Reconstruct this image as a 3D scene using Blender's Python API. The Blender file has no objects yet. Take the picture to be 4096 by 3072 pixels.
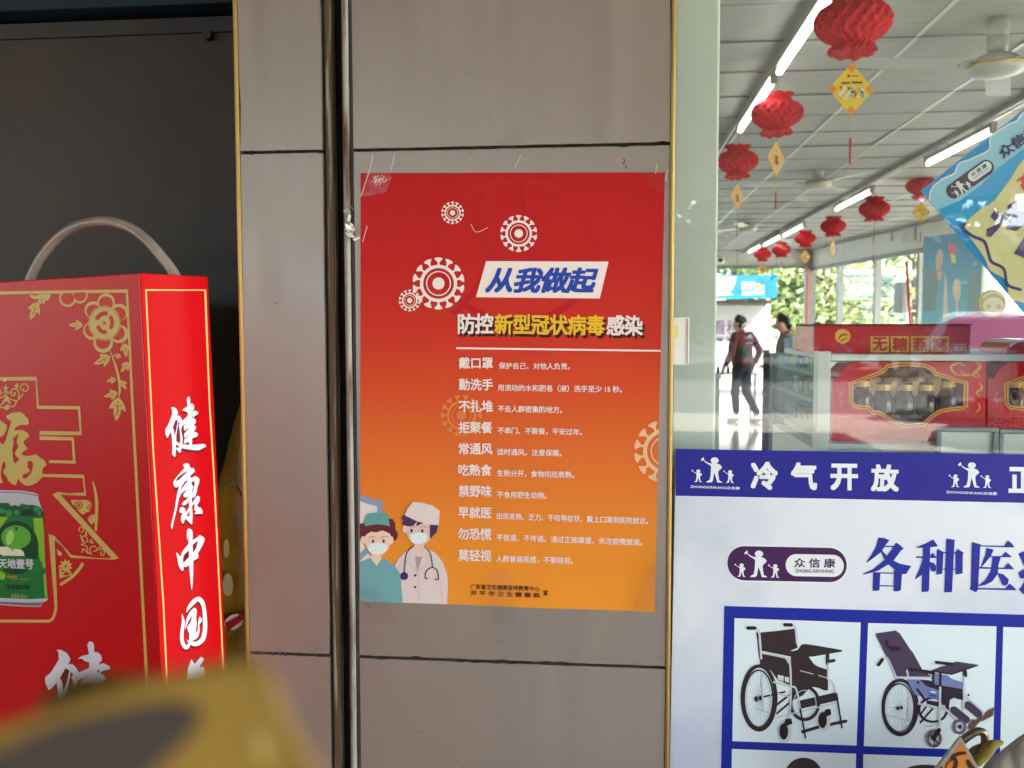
import bpy, math, random
from mathutils import Vector, Matrix
from mathutils.geometry import tessellate_polygon

random.seed(7)
SC = bpy.context.scene
COL = SC.collection
R = math.radians

# ------------------------------------------------------------------ camera
FPX, CX, CY = 3737.8, 2048.0, 1536.0           # focal length and centre in photo pixels
CAM = Vector((0.2947, -1.4328, 1.49))
YAW, PITCH, ROLL = 0.1049, -0.0632, -0.0016
FWD = Vector((-math.sin(YAW)*math.cos(PITCH), math.cos(YAW)*math.cos(PITCH), math.sin(PITCH)))
_r = Vector((math.cos(YAW), math.sin(YAW), 0)); _u = _r.cross(FWD)
RGT = _r*math.cos(ROLL) + _u*math.sin(ROLL)
UPV = -_r*math.sin(ROLL) + _u*math.cos(ROLL)
cd = bpy.data.cameras.new('camera'); cam = bpy.data.objects.new('camera', cd); COL.objects.link(cam)
M4 = Matrix((RGT, UPV, -FWD)).transposed().to_4x4(); M4.translation = CAM
cam.matrix_world = M4
cd.sensor_width = 36; cd.sensor_fit = 'HORIZONTAL'; cd.lens = FPX/4096*36
cd.clip_start = 0.02; cd.clip_end = 900
cd.dof.use_dof = True; cd.dof.focus_distance = 1.43; cd.dof.aperture_fstop = 9.0
SC.camera = cam

# ------------------------------------------------------------------ light
SUN_EL, SUN_AZ = R(44), R(120)                  # azimuth clockwise from +y: the sun stands behind the camera, to the right
w = bpy.data.worlds.new('World'); SC.world = w; w.use_nodes = True
wn = w.node_tree; bg = wn.nodes['Background']
sky = wn.nodes.new('ShaderNodeTexSky'); sky.sky_type = 'NISHITA'; sky.sun_disc = False
sky.sun_elevation = SUN_EL; sky.sun_rotation = SUN_AZ
wn.links.new(sky.outputs[0], bg.inputs[0]); bg.inputs[1].default_value = 0.15
sd = bpy.data.lights.new('sun', 'SUN'); sd.energy = 5.0; sd.angle = R(0.5); sd.color = (1, .95, .87)
so = bpy.data.objects.new('sun', sd); COL.objects.link(so)
to_sun = Vector((math.sin(SUN_AZ)*math.cos(SUN_EL), math.cos(SUN_AZ)*math.cos(SUN_EL), math.sin(SUN_EL)))
so.rotation_euler = to_sun.to_track_quat('Z', 'Y').to_euler(); so.location = (0, 0, 30)
vs = SC.view_settings; vs.view_transform = 'Standard'; vs.look = 'None'; vs.gamma = 1; vs.use_curve_mapping = False
vs.exposure = 3.25
SC.render.engine = 'CYCLES'
SC.cycles.use_denoising = True
SC.cycles.max_bounces = 10; SC.cycles.transparent_max_bounces = 24
SC.cycles.caustics_reflective = False; SC.cycles.caustics_refractive = False

# ------------------------------------------------------------------ measuring: photo pixel -> point in the place
def ray(px, py):
    return FWD + RGT*((px-CX)/FPX) - UPV*((py-CY)/FPX)
def at(px, py, Y):                              # on the plane y = Y
    d = ray(px, py); return CAM + d*((Y-CAM.y)/d.y)
def atz(px, py, z):
    d = ray(px, py); return CAM + d*((z-CAM.z)/d.z)
def atd(px, py, Z):                             # at distance Z along the view axis
    return CAM + ray(px, py)*Z
class Plane:
    def __init__(s, o, u, v):
        s.o = Vector(o); s.u = Vector(u).normalized(); s.v = Vector(v).normalized(); s.n = s.u.cross(s.v).normalized()
    def pt(s, px, py):
        d = ray(px, py); t = (s.o-CAM).dot(s.n)/d.dot(s.n); q = CAM + d*t - s.o
        return (q.dot(s.u), q.dot(s.v))
    def world(s, a, b, lift=0.0):
        return s.o + s.u*a + s.v*b + s.n*lift
def wallplane(Y):
    return Plane((0, Y, 0), (1, 0, 0), (0, 0, 1))   # normal towards -y

# ------------------------------------------------------------------ materials
MATS = {}
def S(r, g, b, k=1.0):
    f = lambda c: (c/255/12.92 if c <= 10 else ((c/255+.055)/1.055)**2.4)*k
    return (min(f(r), .85), min(f(g), .85), min(f(b), .85))
def mat(name, col, rough=.5, metal=0.0, var=0.0, scale=8, bump=0.0, bscale=60, coat=0.0, emit=0.0, alpha=None, spec=.5, stretch=None, col2=None, ramp=(.35, .7)):
    if name in MATS: return MATS[name]
    m = bpy.data.materials.new(name); m.use_nodes = True; nt = m.node_tree
    p = nt.nodes['Principled BSDF']
    p.inputs['Base Color'].default_value = (*col, 1); p.inputs['Roughness'].default_value = rough
    p.inputs['Metallic'].default_value = metal; p.inputs['Specular IOR Level'].default_value = spec
    if coat: p.inputs['Coat Weight'].default_value = coat; p.inputs['Coat Roughness'].default_value = .12
    tc = nt.nodes.new('ShaderNodeTexCoord'); vec = tc.outputs['Object']
    if stretch:
        mp = nt.nodes.new('ShaderNodeMapping'); mp.inputs['Scale'].default_value = stretch
        nt.links.new(vec, mp.inputs[0]); vec = mp.outputs[0]
    if var or col2:
        nz = nt.nodes.new('ShaderNodeTexNoise'); nz.inputs['Scale'].default_value = scale; nz.inputs['Detail'].default_value = 6
        nt.links.new(vec, nz.inputs['Vector'])
        cr = nt.nodes.new('ShaderNodeValToRGB')
        a = tuple(c*(1-var) for c in col); b = tuple(min(c*(1+var), .9) for c in col)
        if col2: a, b = col, col2
        cr.color_ramp.elements[0].position = ramp[0]; cr.color_ramp.elements[1].position = ramp[1]
        cr.color_ramp.elements[0].color = (*a, 1); cr.color_ramp.elements[1].color = (*b, 1)
        nt.links.new(nz.outputs['Fac'], cr.inputs[0]); nt.links.new(cr.outputs[0], p.inputs['Base Color'])
        mr = nt.nodes.new('ShaderNodeMapRange'); mr.inputs[3].default_value = max(rough-.06, 0); mr.inputs[4].default_value = min(rough+.08, 1)
        nt.links.new(nz.outputs['Fac'], mr.inputs[0]); nt.links.new(mr.outputs[0], p.inputs['Roughness'])
    if bump:
        nb = nt.nodes.new('ShaderNodeTexNoise'); nb.inputs['Scale'].default_value = bscale; nb.inputs['Detail'].default_value = 4
        nt.links.new(vec, nb.inputs['Vector'])
        bp = nt.nodes.new('ShaderNodeBump'); bp.inputs['Strength'].default_value = bump; bp.inputs['Distance'].default_value = .01
        nt.links.new(nb.outputs['Fac'], bp.inputs['Height']); nt.links.new(bp.outputs[0], p.inputs['Normal'])
    if emit:
        p.inputs['Emission Color'].default_value = (1, .99, .95, 1); p.inputs['Emission Strength'].default_value = emit
    MATS[name] = m
    return m
def glassmat(name, tint=(1, 1, 1), ior=1.5, rough=0.0, boost=1.0, bump=0.0):
    if name in MATS: return MATS[name]
    m = bpy.data.materials.new(name); m.use_nodes = True; nt = m.node_tree; nt.nodes.remove(nt.nodes['Principled BSDF'])
    t = nt.nodes.new('ShaderNodeBsdfTransparent'); t.inputs[0].default_value = (*tint, 1)
    g = nt.nodes.new('ShaderNodeBsdfGlossy'); g.inputs['Roughness'].default_value = rough
    # Schlick reflectance, the same from both sides of the pane
    f0 = ((ior-1)/(ior+1))**2
    f = nt.nodes.new('ShaderNodeLayerWeight'); pw = nt.nodes.new('ShaderNodeMath'); pw.operation = 'POWER'; pw.inputs[1].default_value = 5
    ma = nt.nodes.new('ShaderNodeMath'); ma.operation = 'MULTIPLY_ADD'; ma.inputs[1].default_value = 1-f0; ma.inputs[2].default_value = f0
    nt.links.new(f.outputs['Facing'], pw.inputs[0]); nt.links.new(pw.outputs[0], ma.inputs[0])
    ml = nt.nodes.new('ShaderNodeMath'); ml.operation = 'MULTIPLY'; ml.inputs[1].default_value = boost; ml.use_clamp = True
    mx = nt.nodes.new('ShaderNodeMixShader')
    nt.links.new(ma.outputs[0], ml.inputs[0]); nt.links.new(ml.outputs[0], mx.inputs[0]); nt.links.new(t.outputs[0], mx.inputs[1]); nt.links.new(g.outputs[0], mx.inputs[2])
    if bump:
        tc = nt.nodes.new('ShaderNodeTexCoord'); nb = nt.nodes.new('ShaderNodeTexNoise'); nb.inputs['Scale'].default_value = 90
        nt.links.new(tc.outputs['Object'], nb.inputs['Vector'])
        bp = nt.nodes.new('ShaderNodeBump'); bp.inputs['Strength'].default_value = bump; bp.inputs['Distance'].default_value = .01
        nt.links.new(nb.outputs['Fac'], bp.inputs['Height']); nt.links.new(bp.outputs[0], g.inputs['Normal']); nt.links.new(bp.outputs[0], f.inputs['Normal'])
    nt.links.new(mx.outputs[0], nt.nodes['Material Output'].inputs[0])
    MATS[name] = m
    return m
def gradmat(name, stops, rough, axis=2, length=1.0, coat=0.0, bump=0.0, noise=.0):
    m = bpy.data.materials.new(name); m.use_nodes = True; nt = m.node_tree; p = nt.nodes['Principled BSDF']
    tc = nt.nodes.new('ShaderNodeTexCoord'); sp = nt.nodes.new('ShaderNodeSeparateXYZ'); nt.links.new(tc.outputs['Object'], sp.inputs[0])
    dv = nt.nodes.new('ShaderNodeMath'); dv.operation = 'DIVIDE'; dv.inputs[1].default_value = length
    nt.links.new(sp.outputs[axis], dv.inputs[0])
    cr = nt.nodes.new('ShaderNodeValToRGB'); e = cr.color_ramp.elements
    while len(e) < len(stops): e.new(.5)
    for el, (pos, c) in zip(e, stops): el.position = pos; el.color = (*c, 1)
    nt.links.new(dv.outputs[0], cr.inputs[0]); nt.links.new(cr.outputs[0], p.inputs['Base Color'])
    p.inputs['Roughness'].default_value = rough
    if coat: p.inputs['Coat Weight'].default_value = coat; p.inputs['Coat Roughness'].default_value = .2
    if bump:
        nb = nt.nodes.new('ShaderNodeTexNoise'); nb.inputs['Scale'].default_value = 7; nb.inputs['Detail'].default_value = 3
        nt.links.new(tc.outputs['Object'], nb.inputs['Vector'])
        bp = nt.nodes.new('ShaderNodeBump'); bp.inputs['Strength'].default_value = bump; bp.inputs['Distance'].default_value = .02
        nt.links.new(nb.outputs['Fac'], bp.inputs['Height']); nt.links.new(bp.outputs[0], p.inputs['Normal'])
    MATS[name] = m
    return m
def ink(name, r, g, b, k=1.1, rough=.4): return mat('ink_'+name, S(r, g, b, k), rough, spec=.2)

# ------------------------------------------------------------------ objects
BASE = {}
def tag(o, label=None, cat=None, group=None, kind=None):
    if label: o['label'] = label
    if cat: o['category'] = cat
    if group: o['group'] = group
    if kind: o['kind'] = kind
    return o
def thing(name, label, cat, loc=(0, 0, 0), group=None):
    o = bpy.data.objects.new(name, None); COL.objects.link(o); o.location = loc; o.empty_display_size = .1
    BASE[o] = Vector(loc)
    return tag(o, label, cat, group)
def base(o): return BASE.get(o, Vector((0, 0, 0))) if o else Vector((0, 0, 0))
def link_mesh(name, verts, faces, m, parent=None, origin=None, smooth=False):
    b = base(parent) if parent else Vector(origin or (0, 0, 0))
    me = bpy.data.meshes.new(name); me.from_pydata([tuple(Vector(v)-b) for v in verts], [], faces); me.update()
    me.materials.append(m)
    if smooth: me.polygons.foreach_set('use_smooth', [True]*len(me.polygons))
    o = bpy.data.objects.new(name, me); COL.objects.link(o)
    if parent: o.parent = parent; BASE[o] = b
    else: o.location = b; BASE[o] = b
    return o
def copy_tree(o, parent=None):
    c = o.copy(); COL.objects.link(c)
    if parent: c.parent = parent
    for ch in list(o.children): copy_tree(ch, c)
    return c
def bevel(o, wd=.003, seg=2):
    md = o.modifiers.new('bevel', 'BEVEL'); md.width = wd; md.segments = seg; md.limit_method = 'ANGLE'; md.angle_limit = R(40)
    return o

class MB:
    def __init__(s): s.v = []; s.f = []
    def add(s, vs, fs):
        n = len(s.v); s.v += [Vector(x) for x in vs]; s.f += [tuple(n+i for i in f) for f in fs]; return s
    def obox(s, c, ax, ay, az):
        c = Vector(c); ax = Vector(ax); ay = Vector(ay); az = Vector(az)
        vs = [c+ax*i+ay*j+az*k for k in (-1, 1) for j in (-1, 1) for i in (-1, 1)]
        fs = [(0, 2, 3, 1), (4, 5, 7, 6), (0, 1, 5, 4), (2, 6, 7, 3), (0, 4, 6, 2), (1, 3, 7, 5)]
        if ax.cross(ay).dot(az) < 0: fs = [f[::-1] for f in fs]
        return s.add(vs, fs)
    def box(s, x0, x1, y0, y1, z0, z1):
        return s.obox(((x0+x1)/2, (y0+y1)/2, (z0+z1)/2), ((x1-x0)/2, 0, 0), (0, (y1-y0)/2, 0), (0, 0, (z1-z0)/2))
    def tube(s, path, r, n=10, caps=True):
        path = [Vector(p) for p in path]; rs = r if isinstance(r, (list, tuple)) else [r]*len(path)
        rings = []; prev = None
        for i, p in enumerate(path):
            t = (path[min(i+1, len(path)-1)]-path[max(i-1, 0)]).normalized()
            if prev is None:
                a = Vector((0, 0, 1)) if abs(t.z) < .9 else Vector((1, 0, 0)); x = t.cross(a).normalized()
            else:
                x = (prev-t*prev.dot(t)).normalized()
            prev = x; y = t.cross(x)
            rings.append([p+(x*math.cos(2*math.pi*k/n)+y*math.sin(2*math.pi*k/n))*rs[i] for k in range(n)])
        vs = [q for g in rings for q in g]; fs = []
        for i in range(len(path)-1):
            for k in range(n):
                fs.append((i*n+k, i*n+(k+1) % n, (i+1)*n+(k+1) % n, (i+1)*n+k))
        if caps: fs += [tuple(range(n-1, -1, -1)), tuple((len(path)-1)*n+k for k in range(n))]
        return s.add(vs, fs)
    def lathe(s, c, prof, n=16, sx=1, sy=1):
        c = Vector(c); vs = []; fs = []
        for (r, z) in prof:
            vs += [c+Vector((r*sx*math.cos(2*math.pi*k/n), r*sy*math.sin(2*math.pi*k/n), z)) for k in range(n)]
        for i in range(len(prof)-1):
            for k in range(n): fs.append((i*n+k, i*n+(k+1) % n, (i+1)*n+(k+1) % n, (i+1)*n+k))
        fs += [tuple(range(n-1, -1, -1)), tuple((len(prof)-1)*n+k for k in range(n))]
        return s.add(vs, fs)
    def prism(s, poly, nrm, depth):               # a polygon (list of 3-D points) pushed back along -nrm
        poly = [Vector(p) for p in poly]; n = len(poly); nrm = Vector(nrm)
        tris = tessellate_polygon([poly])
        vs = poly+[p-nrm*depth for p in poly]
        def orient(t):
            a, b, c = (poly[i] for i in t); return t if (b-a).cross(c-a).dot(nrm) > 0 else t[::-1]
        fs = [tuple(orient(t)) for t in tris]+[tuple(i+n for i in orient(t)[::-1]) for t in tris]
        fs += [(i, i+n, (i+1) % n+n, (i+1) % n) for i in range(n)]
        return s.add(vs, fs)
    def build(s, name, m, parent=None, smooth=False, origin=None):
        return link_mesh(name, s.v, s.f, m, parent, origin, smooth)

# ------------------------------------------------------------------ flat print: shapes in photo-crop coordinates laid on a real plane
def ell(cx, cy, rx, ry, n=28, rot=0, a0=0, a1=360):
    c, s_ = math.cos(R(rot)), math.sin(R(rot)); out = []
    full = abs(a1-a0) >= 360
    for k in range(n if full else n+1):
        t = R(a0+(a1-a0)*k/n); x, y = rx*math.cos(t), ry*math.sin(t); out.append((cx+x*c-y*s_, cy+x*s_+y*c))
    return out
def spline(pts, sub=5):
    if len(pts) < 3: return pts
    out = []
    for i in range(len(pts)-1):
        p0 = pts[max(i-1, 0)]; p1 = pts[i]; p2 = pts[i+1]; p3 = pts[min(i+2, len(pts)-1)]
        for k in range(sub):
            t = k/sub
            out.append(tuple(.5*((2*b)+(-a+c)*t+(2*a-5*b+4*c-d)*t*t+(-a+3*b-3*c+d)*t**3) for a, b, c, d in zip(p0, p1, p2, p3)))
    out.append(tuple(pts[-1])); return out
def ribbon(pts, wd, smooth=True, cap=True, closed=False):
    ws = list(wd) if isinstance(wd, (list, tuple)) else [wd]*len(pts)
    q = [(*p, w_) for p, w_ in zip(pts, ws)]
    if smooth: q = spline(q)
    L, Rr = [], []
    for i, (x, y, w_) in enumerate(q):
        if closed:
            x0, y0 = q[(i-1) % len(q)][:2]; x1, y1 = q[(i+1) % len(q)][:2]
        else:
            x0, y0 = q[max(i-1, 0)][:2]; x1, y1 = q[min(i+1, len(q)-1)][:2]
        dx, dy = x1-x0, y1-y0; l = math.hypot(dx, dy) or 1; nx, ny = -dy/l*w_/2, dx/l*w_/2
        # mitre
        if 0 < i < len(q)-1 or closed:
            ax, ay = x-x0, y-y0; bx, by = x1-x, y1-y; la = math.hypot(ax, ay) or 1; lb = math.hypot(bx, by) or 1
            cs = (ax*bx+ay*by)/(la*lb); k = min(1/max(math.sqrt(max((1+cs)/2, .01)), .4), 2.2); nx *= k; ny *= k
        L.append((x+nx, y+ny)); Rr.append((x-nx, y-ny))
    n = len(q); out = []
    rng = range(n) if closed else range(n-1)
    for i in rng:
        j = (i+1) % n; out.append([L[i], L[j], Rr[j], Rr[i]])
    if cap and not closed:
        for e in (0, n-1): out.append(ell(q[e][0], q[e][1], q[e][2]/2, q[e][2]/2, 10))
    return out
def ring(cx, cy, rx, ry, wd, n=36, rot=0): return ribbon(ell(cx, cy, rx, ry, n, rot), wd, False, False, True)
def rrect(x0, y0, x1, y1, r, sk=0.0, n=8):       # rounded rectangle, sk = drop per unit x
    out = []
    for cx, cy, a in ((x1-r, y0+r, -90), (x1-r, y1-r, 0), (x0+r, y1-r, 90), (x0+r, y0+r, 180)):
        out += [(cx+r*math.cos(R(a+90*k/n)), cy+r*math.sin(R(a+90*k/n))) for k in range(n+1)]
    return [(x, y+sk*(x-x0)) for x, y in out]

_glyphs = {}; _emsize = {}
def glyphs(s, bold=0.0, shear=0.0, space=1.0, hbold=0.0):
    key = (s, bold, shear, space)
    if key not in _glyphs:
        c = bpy.data.curves.new('lettering', 'FONT'); c.body = s; c.size = 1; c.shear = shear; c.space_character = space
        c.resolution_u = 3; c.bevel_depth = bold; c.bevel_resolution = 0
        o = bpy.data.objects.new('lettering', c); COL.objects.link(o)
        bpy.context.view_layer.update()
        me = bpy.data.meshes.new_from_object(o.evaluated_get(bpy.context.evaluated_depsgraph_get()))
        vs = [tuple(v.co) for v in me.vertices]; fs = [tuple(p.vertices) for p in me.polygons]
        bpy.data.objects.remove(o); bpy.data.curves.remove(c); bpy.data.meshes.remove(me)
        x0 = min(v[0] for v in vs); x1 = max(v[0] for v in vs); y0 = min(v[1] for v in vs); y1 = max(v[1] for v in vs)
        b = max(bold, 1e-6)
        _glyphs[key] = ([((v[0]-x0)/(x1-x0), (v[1]-y0)/(y1-y0), v[2]/b) for v in vs], fs); _emsize[key] = (x1-x0, y1-y0)
    return _glyphs[key]

class Art:
    """one printed part: shapes are collected, then built as a thin layer on the plane"""
    def __init__(s, plane, mp=None, layer=1, clip=None):
        s.p = plane; s.mp = mp or (lambda x, y: (x, y)); s.l = layer*.00035; s.v = []; s.f = []; s.k = 0; s.clip = clip
    def _w(s, a, b, d=0): return s.p.world(a, b, s.l+d)
    def poly(s, *loops):
        s.k += 1; lift = (s.k % 24)*8e-6
        loops = [[s.p.pt(*s.mp(*q)) for q in lp] for lp in loops]
        flat = [q for lp in loops for q in lp]
        tris = tessellate_polygon([[Vector((a, b, 0)) for a, b in lp] for lp in loops])
        for t in tris:
            pg = [flat[i] for i in t]
            for (na, nb, nc) in (s.clip or ()):   # keep na*a+nb*b <= nc
                out = []
                for i in range(len(pg)):
                    p, q = pg[i], pg[(i+1) % len(pg)]; dp = na*p[0]+nb*p[1]-nc; dq = na*q[0]+nb*q[1]-nc
                    if dp <= 0: out.append(p)
                    if dp*dq < 0: u = dp/(dp-dq); out.append((p[0]+(q[0]-p[0])*u, p[1]+(q[1]-p[1])*u))
                pg = out
                if not pg: break
            if len(pg) < 3: continue
            ar = sum(pg[i][0]*pg[(i+1) % len(pg)][1]-pg[(i+1) % len(pg)][0]*pg[i][1] for i in range(len(pg)))
            if ar < 0: pg = pg[::-1]
            n = len(s.v); s.v += [s._w(a, b, lift) for a, b in pg]; s.f.append(tuple(range(n, n+len(pg))))
        return s
    def polys(s, lst):
        for q in lst: s.poly(q)
        return s
    def text(s, txt, p0, p1, h, bold=.02, shear=0, space=1.0, top=None, hd=None, dil=0.0):
        A = Vector(s.p.pt(*s.mp(*p0))); B = Vector(s.p.pt(*s.mp(*p1)))
        T = Vector(s.p.pt(*s.mp(*(top or (p0[0], p0[1]-h)))))
        vs, fs = glyphs(txt, bold, shear, space)
        offs = [(dx, 0) for dx in (hd or (0,))]
        kx = ky = 1.0
        if dil:                                       # embolden: copies of the glyphs shifted round a square
            ew, eh = _emsize[(txt, bold, shear, space)]
            offs = [(dil*i/ew, dil*j/eh) for i in (-1, 0, 1) for j in (-1, 0, 1)]
            kx, ky = 1-2*dil/ew, 1-2*dil/eh
        for i, (dx, dy) in enumerate(offs):
            n = len(s.v)
            for (x, y, z) in vs:
                q = A+(B-A)*((x-.5)*kx+.5+dx)+(T-A)*((y-.5)*ky+.5+dy); s.v.append(s._w(q[0], q[1], z*6e-5+i*1e-5))
            s.f += [tuple(n+j for j in f) for f in fs]
        return s
    def build(s, name, m, parent, label=None):
        o = link_mesh(name, s.v, s.f, m, parent)
        if label: o['label'] = label
        return o
# ================================================================== SETTING: ground, canopy, facade
M_paving = mat('paving', S(172, 165, 154, .9), .8, var=.18, scale=3, bump=.3, bscale=40)
M_conc = mat('concrete', S(170, 165, 155, .8), .85, var=.15, scale=2, bump=.2, bscale=30)
M_paint = mat('soffit_paint', S(118, 113, 105, .8), .8, var=.06, scale=2)
M_white = mat('white_paint', S(228, 228, 220), .55, var=.04, scale=3)
M_dark = mat('dark_grout', S(46, 43, 40), .9, var=.3, scale=30)

tag(MB().box(-200, 200, -200, 300, -.3, -.004).build('ground', M_paving), kind='structure')
tag(MB().box(-200, 200, -44, -14.5, -.2, -.0005).build('road', mat('asphalt', S(78, 78, 78), .85, var=.2, scale=6, bump=.3, bscale=80)), kind='structure')
tag(MB().box(-26, 6.6, -13.5, .3, 3.452, 3.9).build('canopy', M_paint), kind='structure')
FLOOR_M = mat('shop_floor_tile', S(205, 203, 196), .12, var=.04, scale=2)
# facade wall above the shop front and to the left
fw = MB(); fw.box(-9, -1.75, .0, .3, 0, 3.45); fw.box(-1.75, -.292, .06, .3, 2.62, 3.45); fw.box(-.292, .386, .014, .3, 2.57, 3.45); fw.box(.386, 8, .02, .3, 3.22, 3.45); fw.box(6.9, 12, .02, .3, 0, 3.22)
tag(fw.build('wall', M_conc), kind='structure')

XL0, XL1, XR0, XR1 = -.2841, -.1521, -.1024, .3822
pil = thing('tiled_pillar', 'pillar faced with beige tiles between the dark doorway and the shop window, red poster taped to it', 'pillar', (0, 0, 0))
core = MB(); core.box(XL0-.004, XL1-.002, .012, .34, 0, 2.57); core.box(XR0+.003, XR1+.004, .012, .34, 0, 2.57); core.box(XL1-.002, XR0+.003, .075, .34, 0, 2.57)
core.build('core', M_dark, pil)
M_tile = mat('beige_panel', S(160, 148, 136, 1.0), .33, .5, var=.03, scale=330, col2=S(165, 153, 141, 1.0), spec=.6)
def panel_wear(m):                                # smears, faint runs and a slightly different tone per panel
    nt = m.node_tree; p = nt.nodes['Principled BSDF']; L = nt.links
    src = p.inputs['Base Color'].links[0].from_socket
    tc = nt.nodes.new('ShaderNodeTexCoord')
    def layer(scale, stretch, lo, hi, a, b, inp):
        mp = nt.nodes.new('ShaderNodeMapping'); mp.inputs['Scale'].default_value = stretch; L.new(tc.outputs['Object'], mp.inputs[0])
        nz = nt.nodes.new('ShaderNodeTexNoise'); nz.inputs['Scale'].default_value = scale; nz.inputs['Detail'].default_value = 7; L.new(mp.outputs[0], nz.inputs['Vector'])
        mr = nt.nodes.new('ShaderNodeMapRange'); mr.inputs[1].default_value = lo; mr.inputs[2].default_value = hi; mr.inputs[3].default_value = a; mr.inputs[4].default_value = b; L.new(nz.outputs['Fac'], mr.inputs[0])
        return mr.outputs[0]
    v1 = layer(6, (5, 1, .5), .42, .7, 1.0, .975, src); v2 = layer(2.2, (1, 1, 1), .3, .7, .95, 1.05, src); v3 = layer(60, (1, 1, 1), .66, .72, 1.0, .86, src)
    oi = nt.nodes.new('ShaderNodeObjectInfo'); mr = nt.nodes.new('ShaderNodeMapRange'); mr.inputs[3].default_value = .965; mr.inputs[4].default_value = 1.03; L.new(oi.outputs['Random'], mr.inputs[0])
    f = mr.outputs[0]
    for v in (v1, v2, v3):
        mm = nt.nodes.new('ShaderNodeMath'); mm.operation = 'MULTIPLY'; L.new(f, mm.inputs[0]); L.new(v, mm.inputs[1]); f = mm.outputs[0]
    vm = nt.nodes.new('ShaderNodeVectorMath'); vm.operation = 'SCALE'; L.new(src, vm.inputs[0]); L.new(f, vm.inputs['Scale']); L.new(vm.outputs[0], p.inputs['Base Color'])
    rl = layer(9, (3, 1, .7), .35, .7, .29, .42, src); L.new(rl, p.inputs['Roughness'])
panel_wear(M_tile)
rng = random.Random(3)
def tile(x0, x1, z0, z1):
    pts = []
    def edge(ax, az, bx, bz, n):
        for k in range(n):
            t = k/n; x, z = ax+(bx-ax)*t, az+(bz-az)*t
            j = rng.uniform(0, .0005)+(rng.uniform(.0012, .0022) if rng.random() < .06 else 0)
            if k == 0: j = .0004
            sx = 0 if az == bz else (1 if ax == x0 else -1); sz = 0 if ax == bx else (1 if az == z0 else -1)
            pts.append((x+sx*j, 0, z+sz*j))
    edge(x0, z0, x1, z0, 42); edge(x1, z0, x1, z1, 12); edge(x1, z1, x0, z1, 42); edge(x0, z1, x0, z0, 12)
    return MB().prism(pts, (0, -1, 0), .0115).build('tile', M_tile, pil)
for z0, z1 in ((.004, .158), (.162, .9578), (.9622, 1.7577), (1.7623, 2.565)):
    tile(XL0, XL1, z0, z1); tile(XR0, XR1, z0, z1)
M_gold = mat('gold_trim', S(190, 158, 92), .38, .7, var=.1, scale=30, stretch=(1, 1, .2))
for x in (XL0, XR1):
    s = -1 if x < 0 else 1
    t = MB(); xa, xb = sorted((x+s*.0004, x+s*.0068)); t.box(xa, xb, -.0022, .02, .0, 2.565); t.box(xa+.0018, xb-.0018, -.0034, -.0022, .0, 2.565)
    bevel(t.build('gold_trim', M_gold, pil), .0008)

# ------------------------------------------------------------------ shutter guide rail in the slot of the pillar
M_steel = mat('galvanised_steel', S(150, 144, 134), .62, .15, col2=S(84, 58, 38), scale=26, stretch=(3, 3, .25), bump=.1, bscale=120, ramp=(.52, .66))
M_rust = mat('rusty_steel', S(92, 70, 50), .85, .05, col2=S(150, 140, 125), scale=30, stretch=(4, 4, .15), bump=.3, bscale=150, ramp=(.5, .62))
M_channel = mat('channel_steel', S(74, 66, 58), .7, .1, var=.3, scale=20, stretch=(2, 2, .2))
gr = thing('shutter_rail', 'rusty steel roller shutter guide rail standing in the slot between the two tile columns', 'shutter rail', (-.127, .03, 0))
c = MB(); c.box(-.149, -.104, .062, .074, 0, 2.56); c.box(-.149, -.1465, .006, .062, 0, 2.56); c.box(-.1085, -.106, .006, .062, 0, 2.56)
c.build('channel', M_channel, gr)
t = MB()
zs = [k*.08 for k in range(33)]
t.box(-.1458, -.1396, .0035, .0065, 0, 2.56); t.box(-.1396, -.1376, .0035, .03, 0, 2.56)
t.build('rusty_lip', M_rust, gr)
t = MB(); t.tube([(-.1134+.0003*math.sin(z*7), -.0005, z) for z in zs], .0053, 12)
t.build('guide_tube', M_steel, gr, smooth=True)
t = MB(); t.box(-.1072, -.1036, .003, .03, 0, 2.56); t.build('sealing_strip', mat('grey_seal', S(78, 80, 82), .6, var=.2, scale=20), gr)

# ------------------------------------------------------------------ the dark doorway on the left
M_door = mat('dark_door_panel', S(66, 55, 42, .8), .45, var=.2, scale=5)
dz = at(250, 92, .36).z
door = thing('door_panel', 'dark brown closed door panel set back in the doorway behind the red box', 'door', (-.9, .36, 0))
bevel(MB().box(-1.75, -.292, .36, .40, 0, dz).build('leaf', M_door, door), .002)
cp = at(838, 146, .36)
k = MB()
k.tube([(cp.x, .36, cp.z), (cp.x, .343, cp.z)], .0098, 18); k.build('round_cap', mat('cap_brown', S(52, 42, 36), .5), door)
MB().box(-1.75, -.292, .352, .36, dz-.03, dz-.001).build('top_rail', mat('door_rail', S(58, 54, 48, .8), .5, var=.1), door)
tag(bevel(MB().box(-1.75, -.292, .30, .42, dz+.006, 2.62).build('shutter_box', mat('teal_metal', S(16, 42, 54), .5, .3, var=.2, scale=6)), .004), 'dark teal metal shutter box above the closed door in the left doorway', 'shutter box')
sw = MB(); sw.box(-1.75, -1.70, .06, .42, 0, 2.62); sw.box(-1.75, -.3, .42, .5, 0, 3.45)
tag(sw.build('wall', M_conc), kind='structure')

# ================================================================== SHOP ROOM
YF = 17.4                                                     # far wall
ZC = 3.0
A_ = atz(3249, 1001, ZC); B_ = atz(3810, 872, ZC)
dirR = (B_-A_)/(B_.y-A_.y)                                    # right wall runs slightly askew
def xr(y): return A_.x+dirR.x*(y-A_.y)
YF = A_.y
tag(MB().box(-.2, 9, .05, YF+.3, -.2, 0).build('floor', FLOOR_M), kind='structure')
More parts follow.
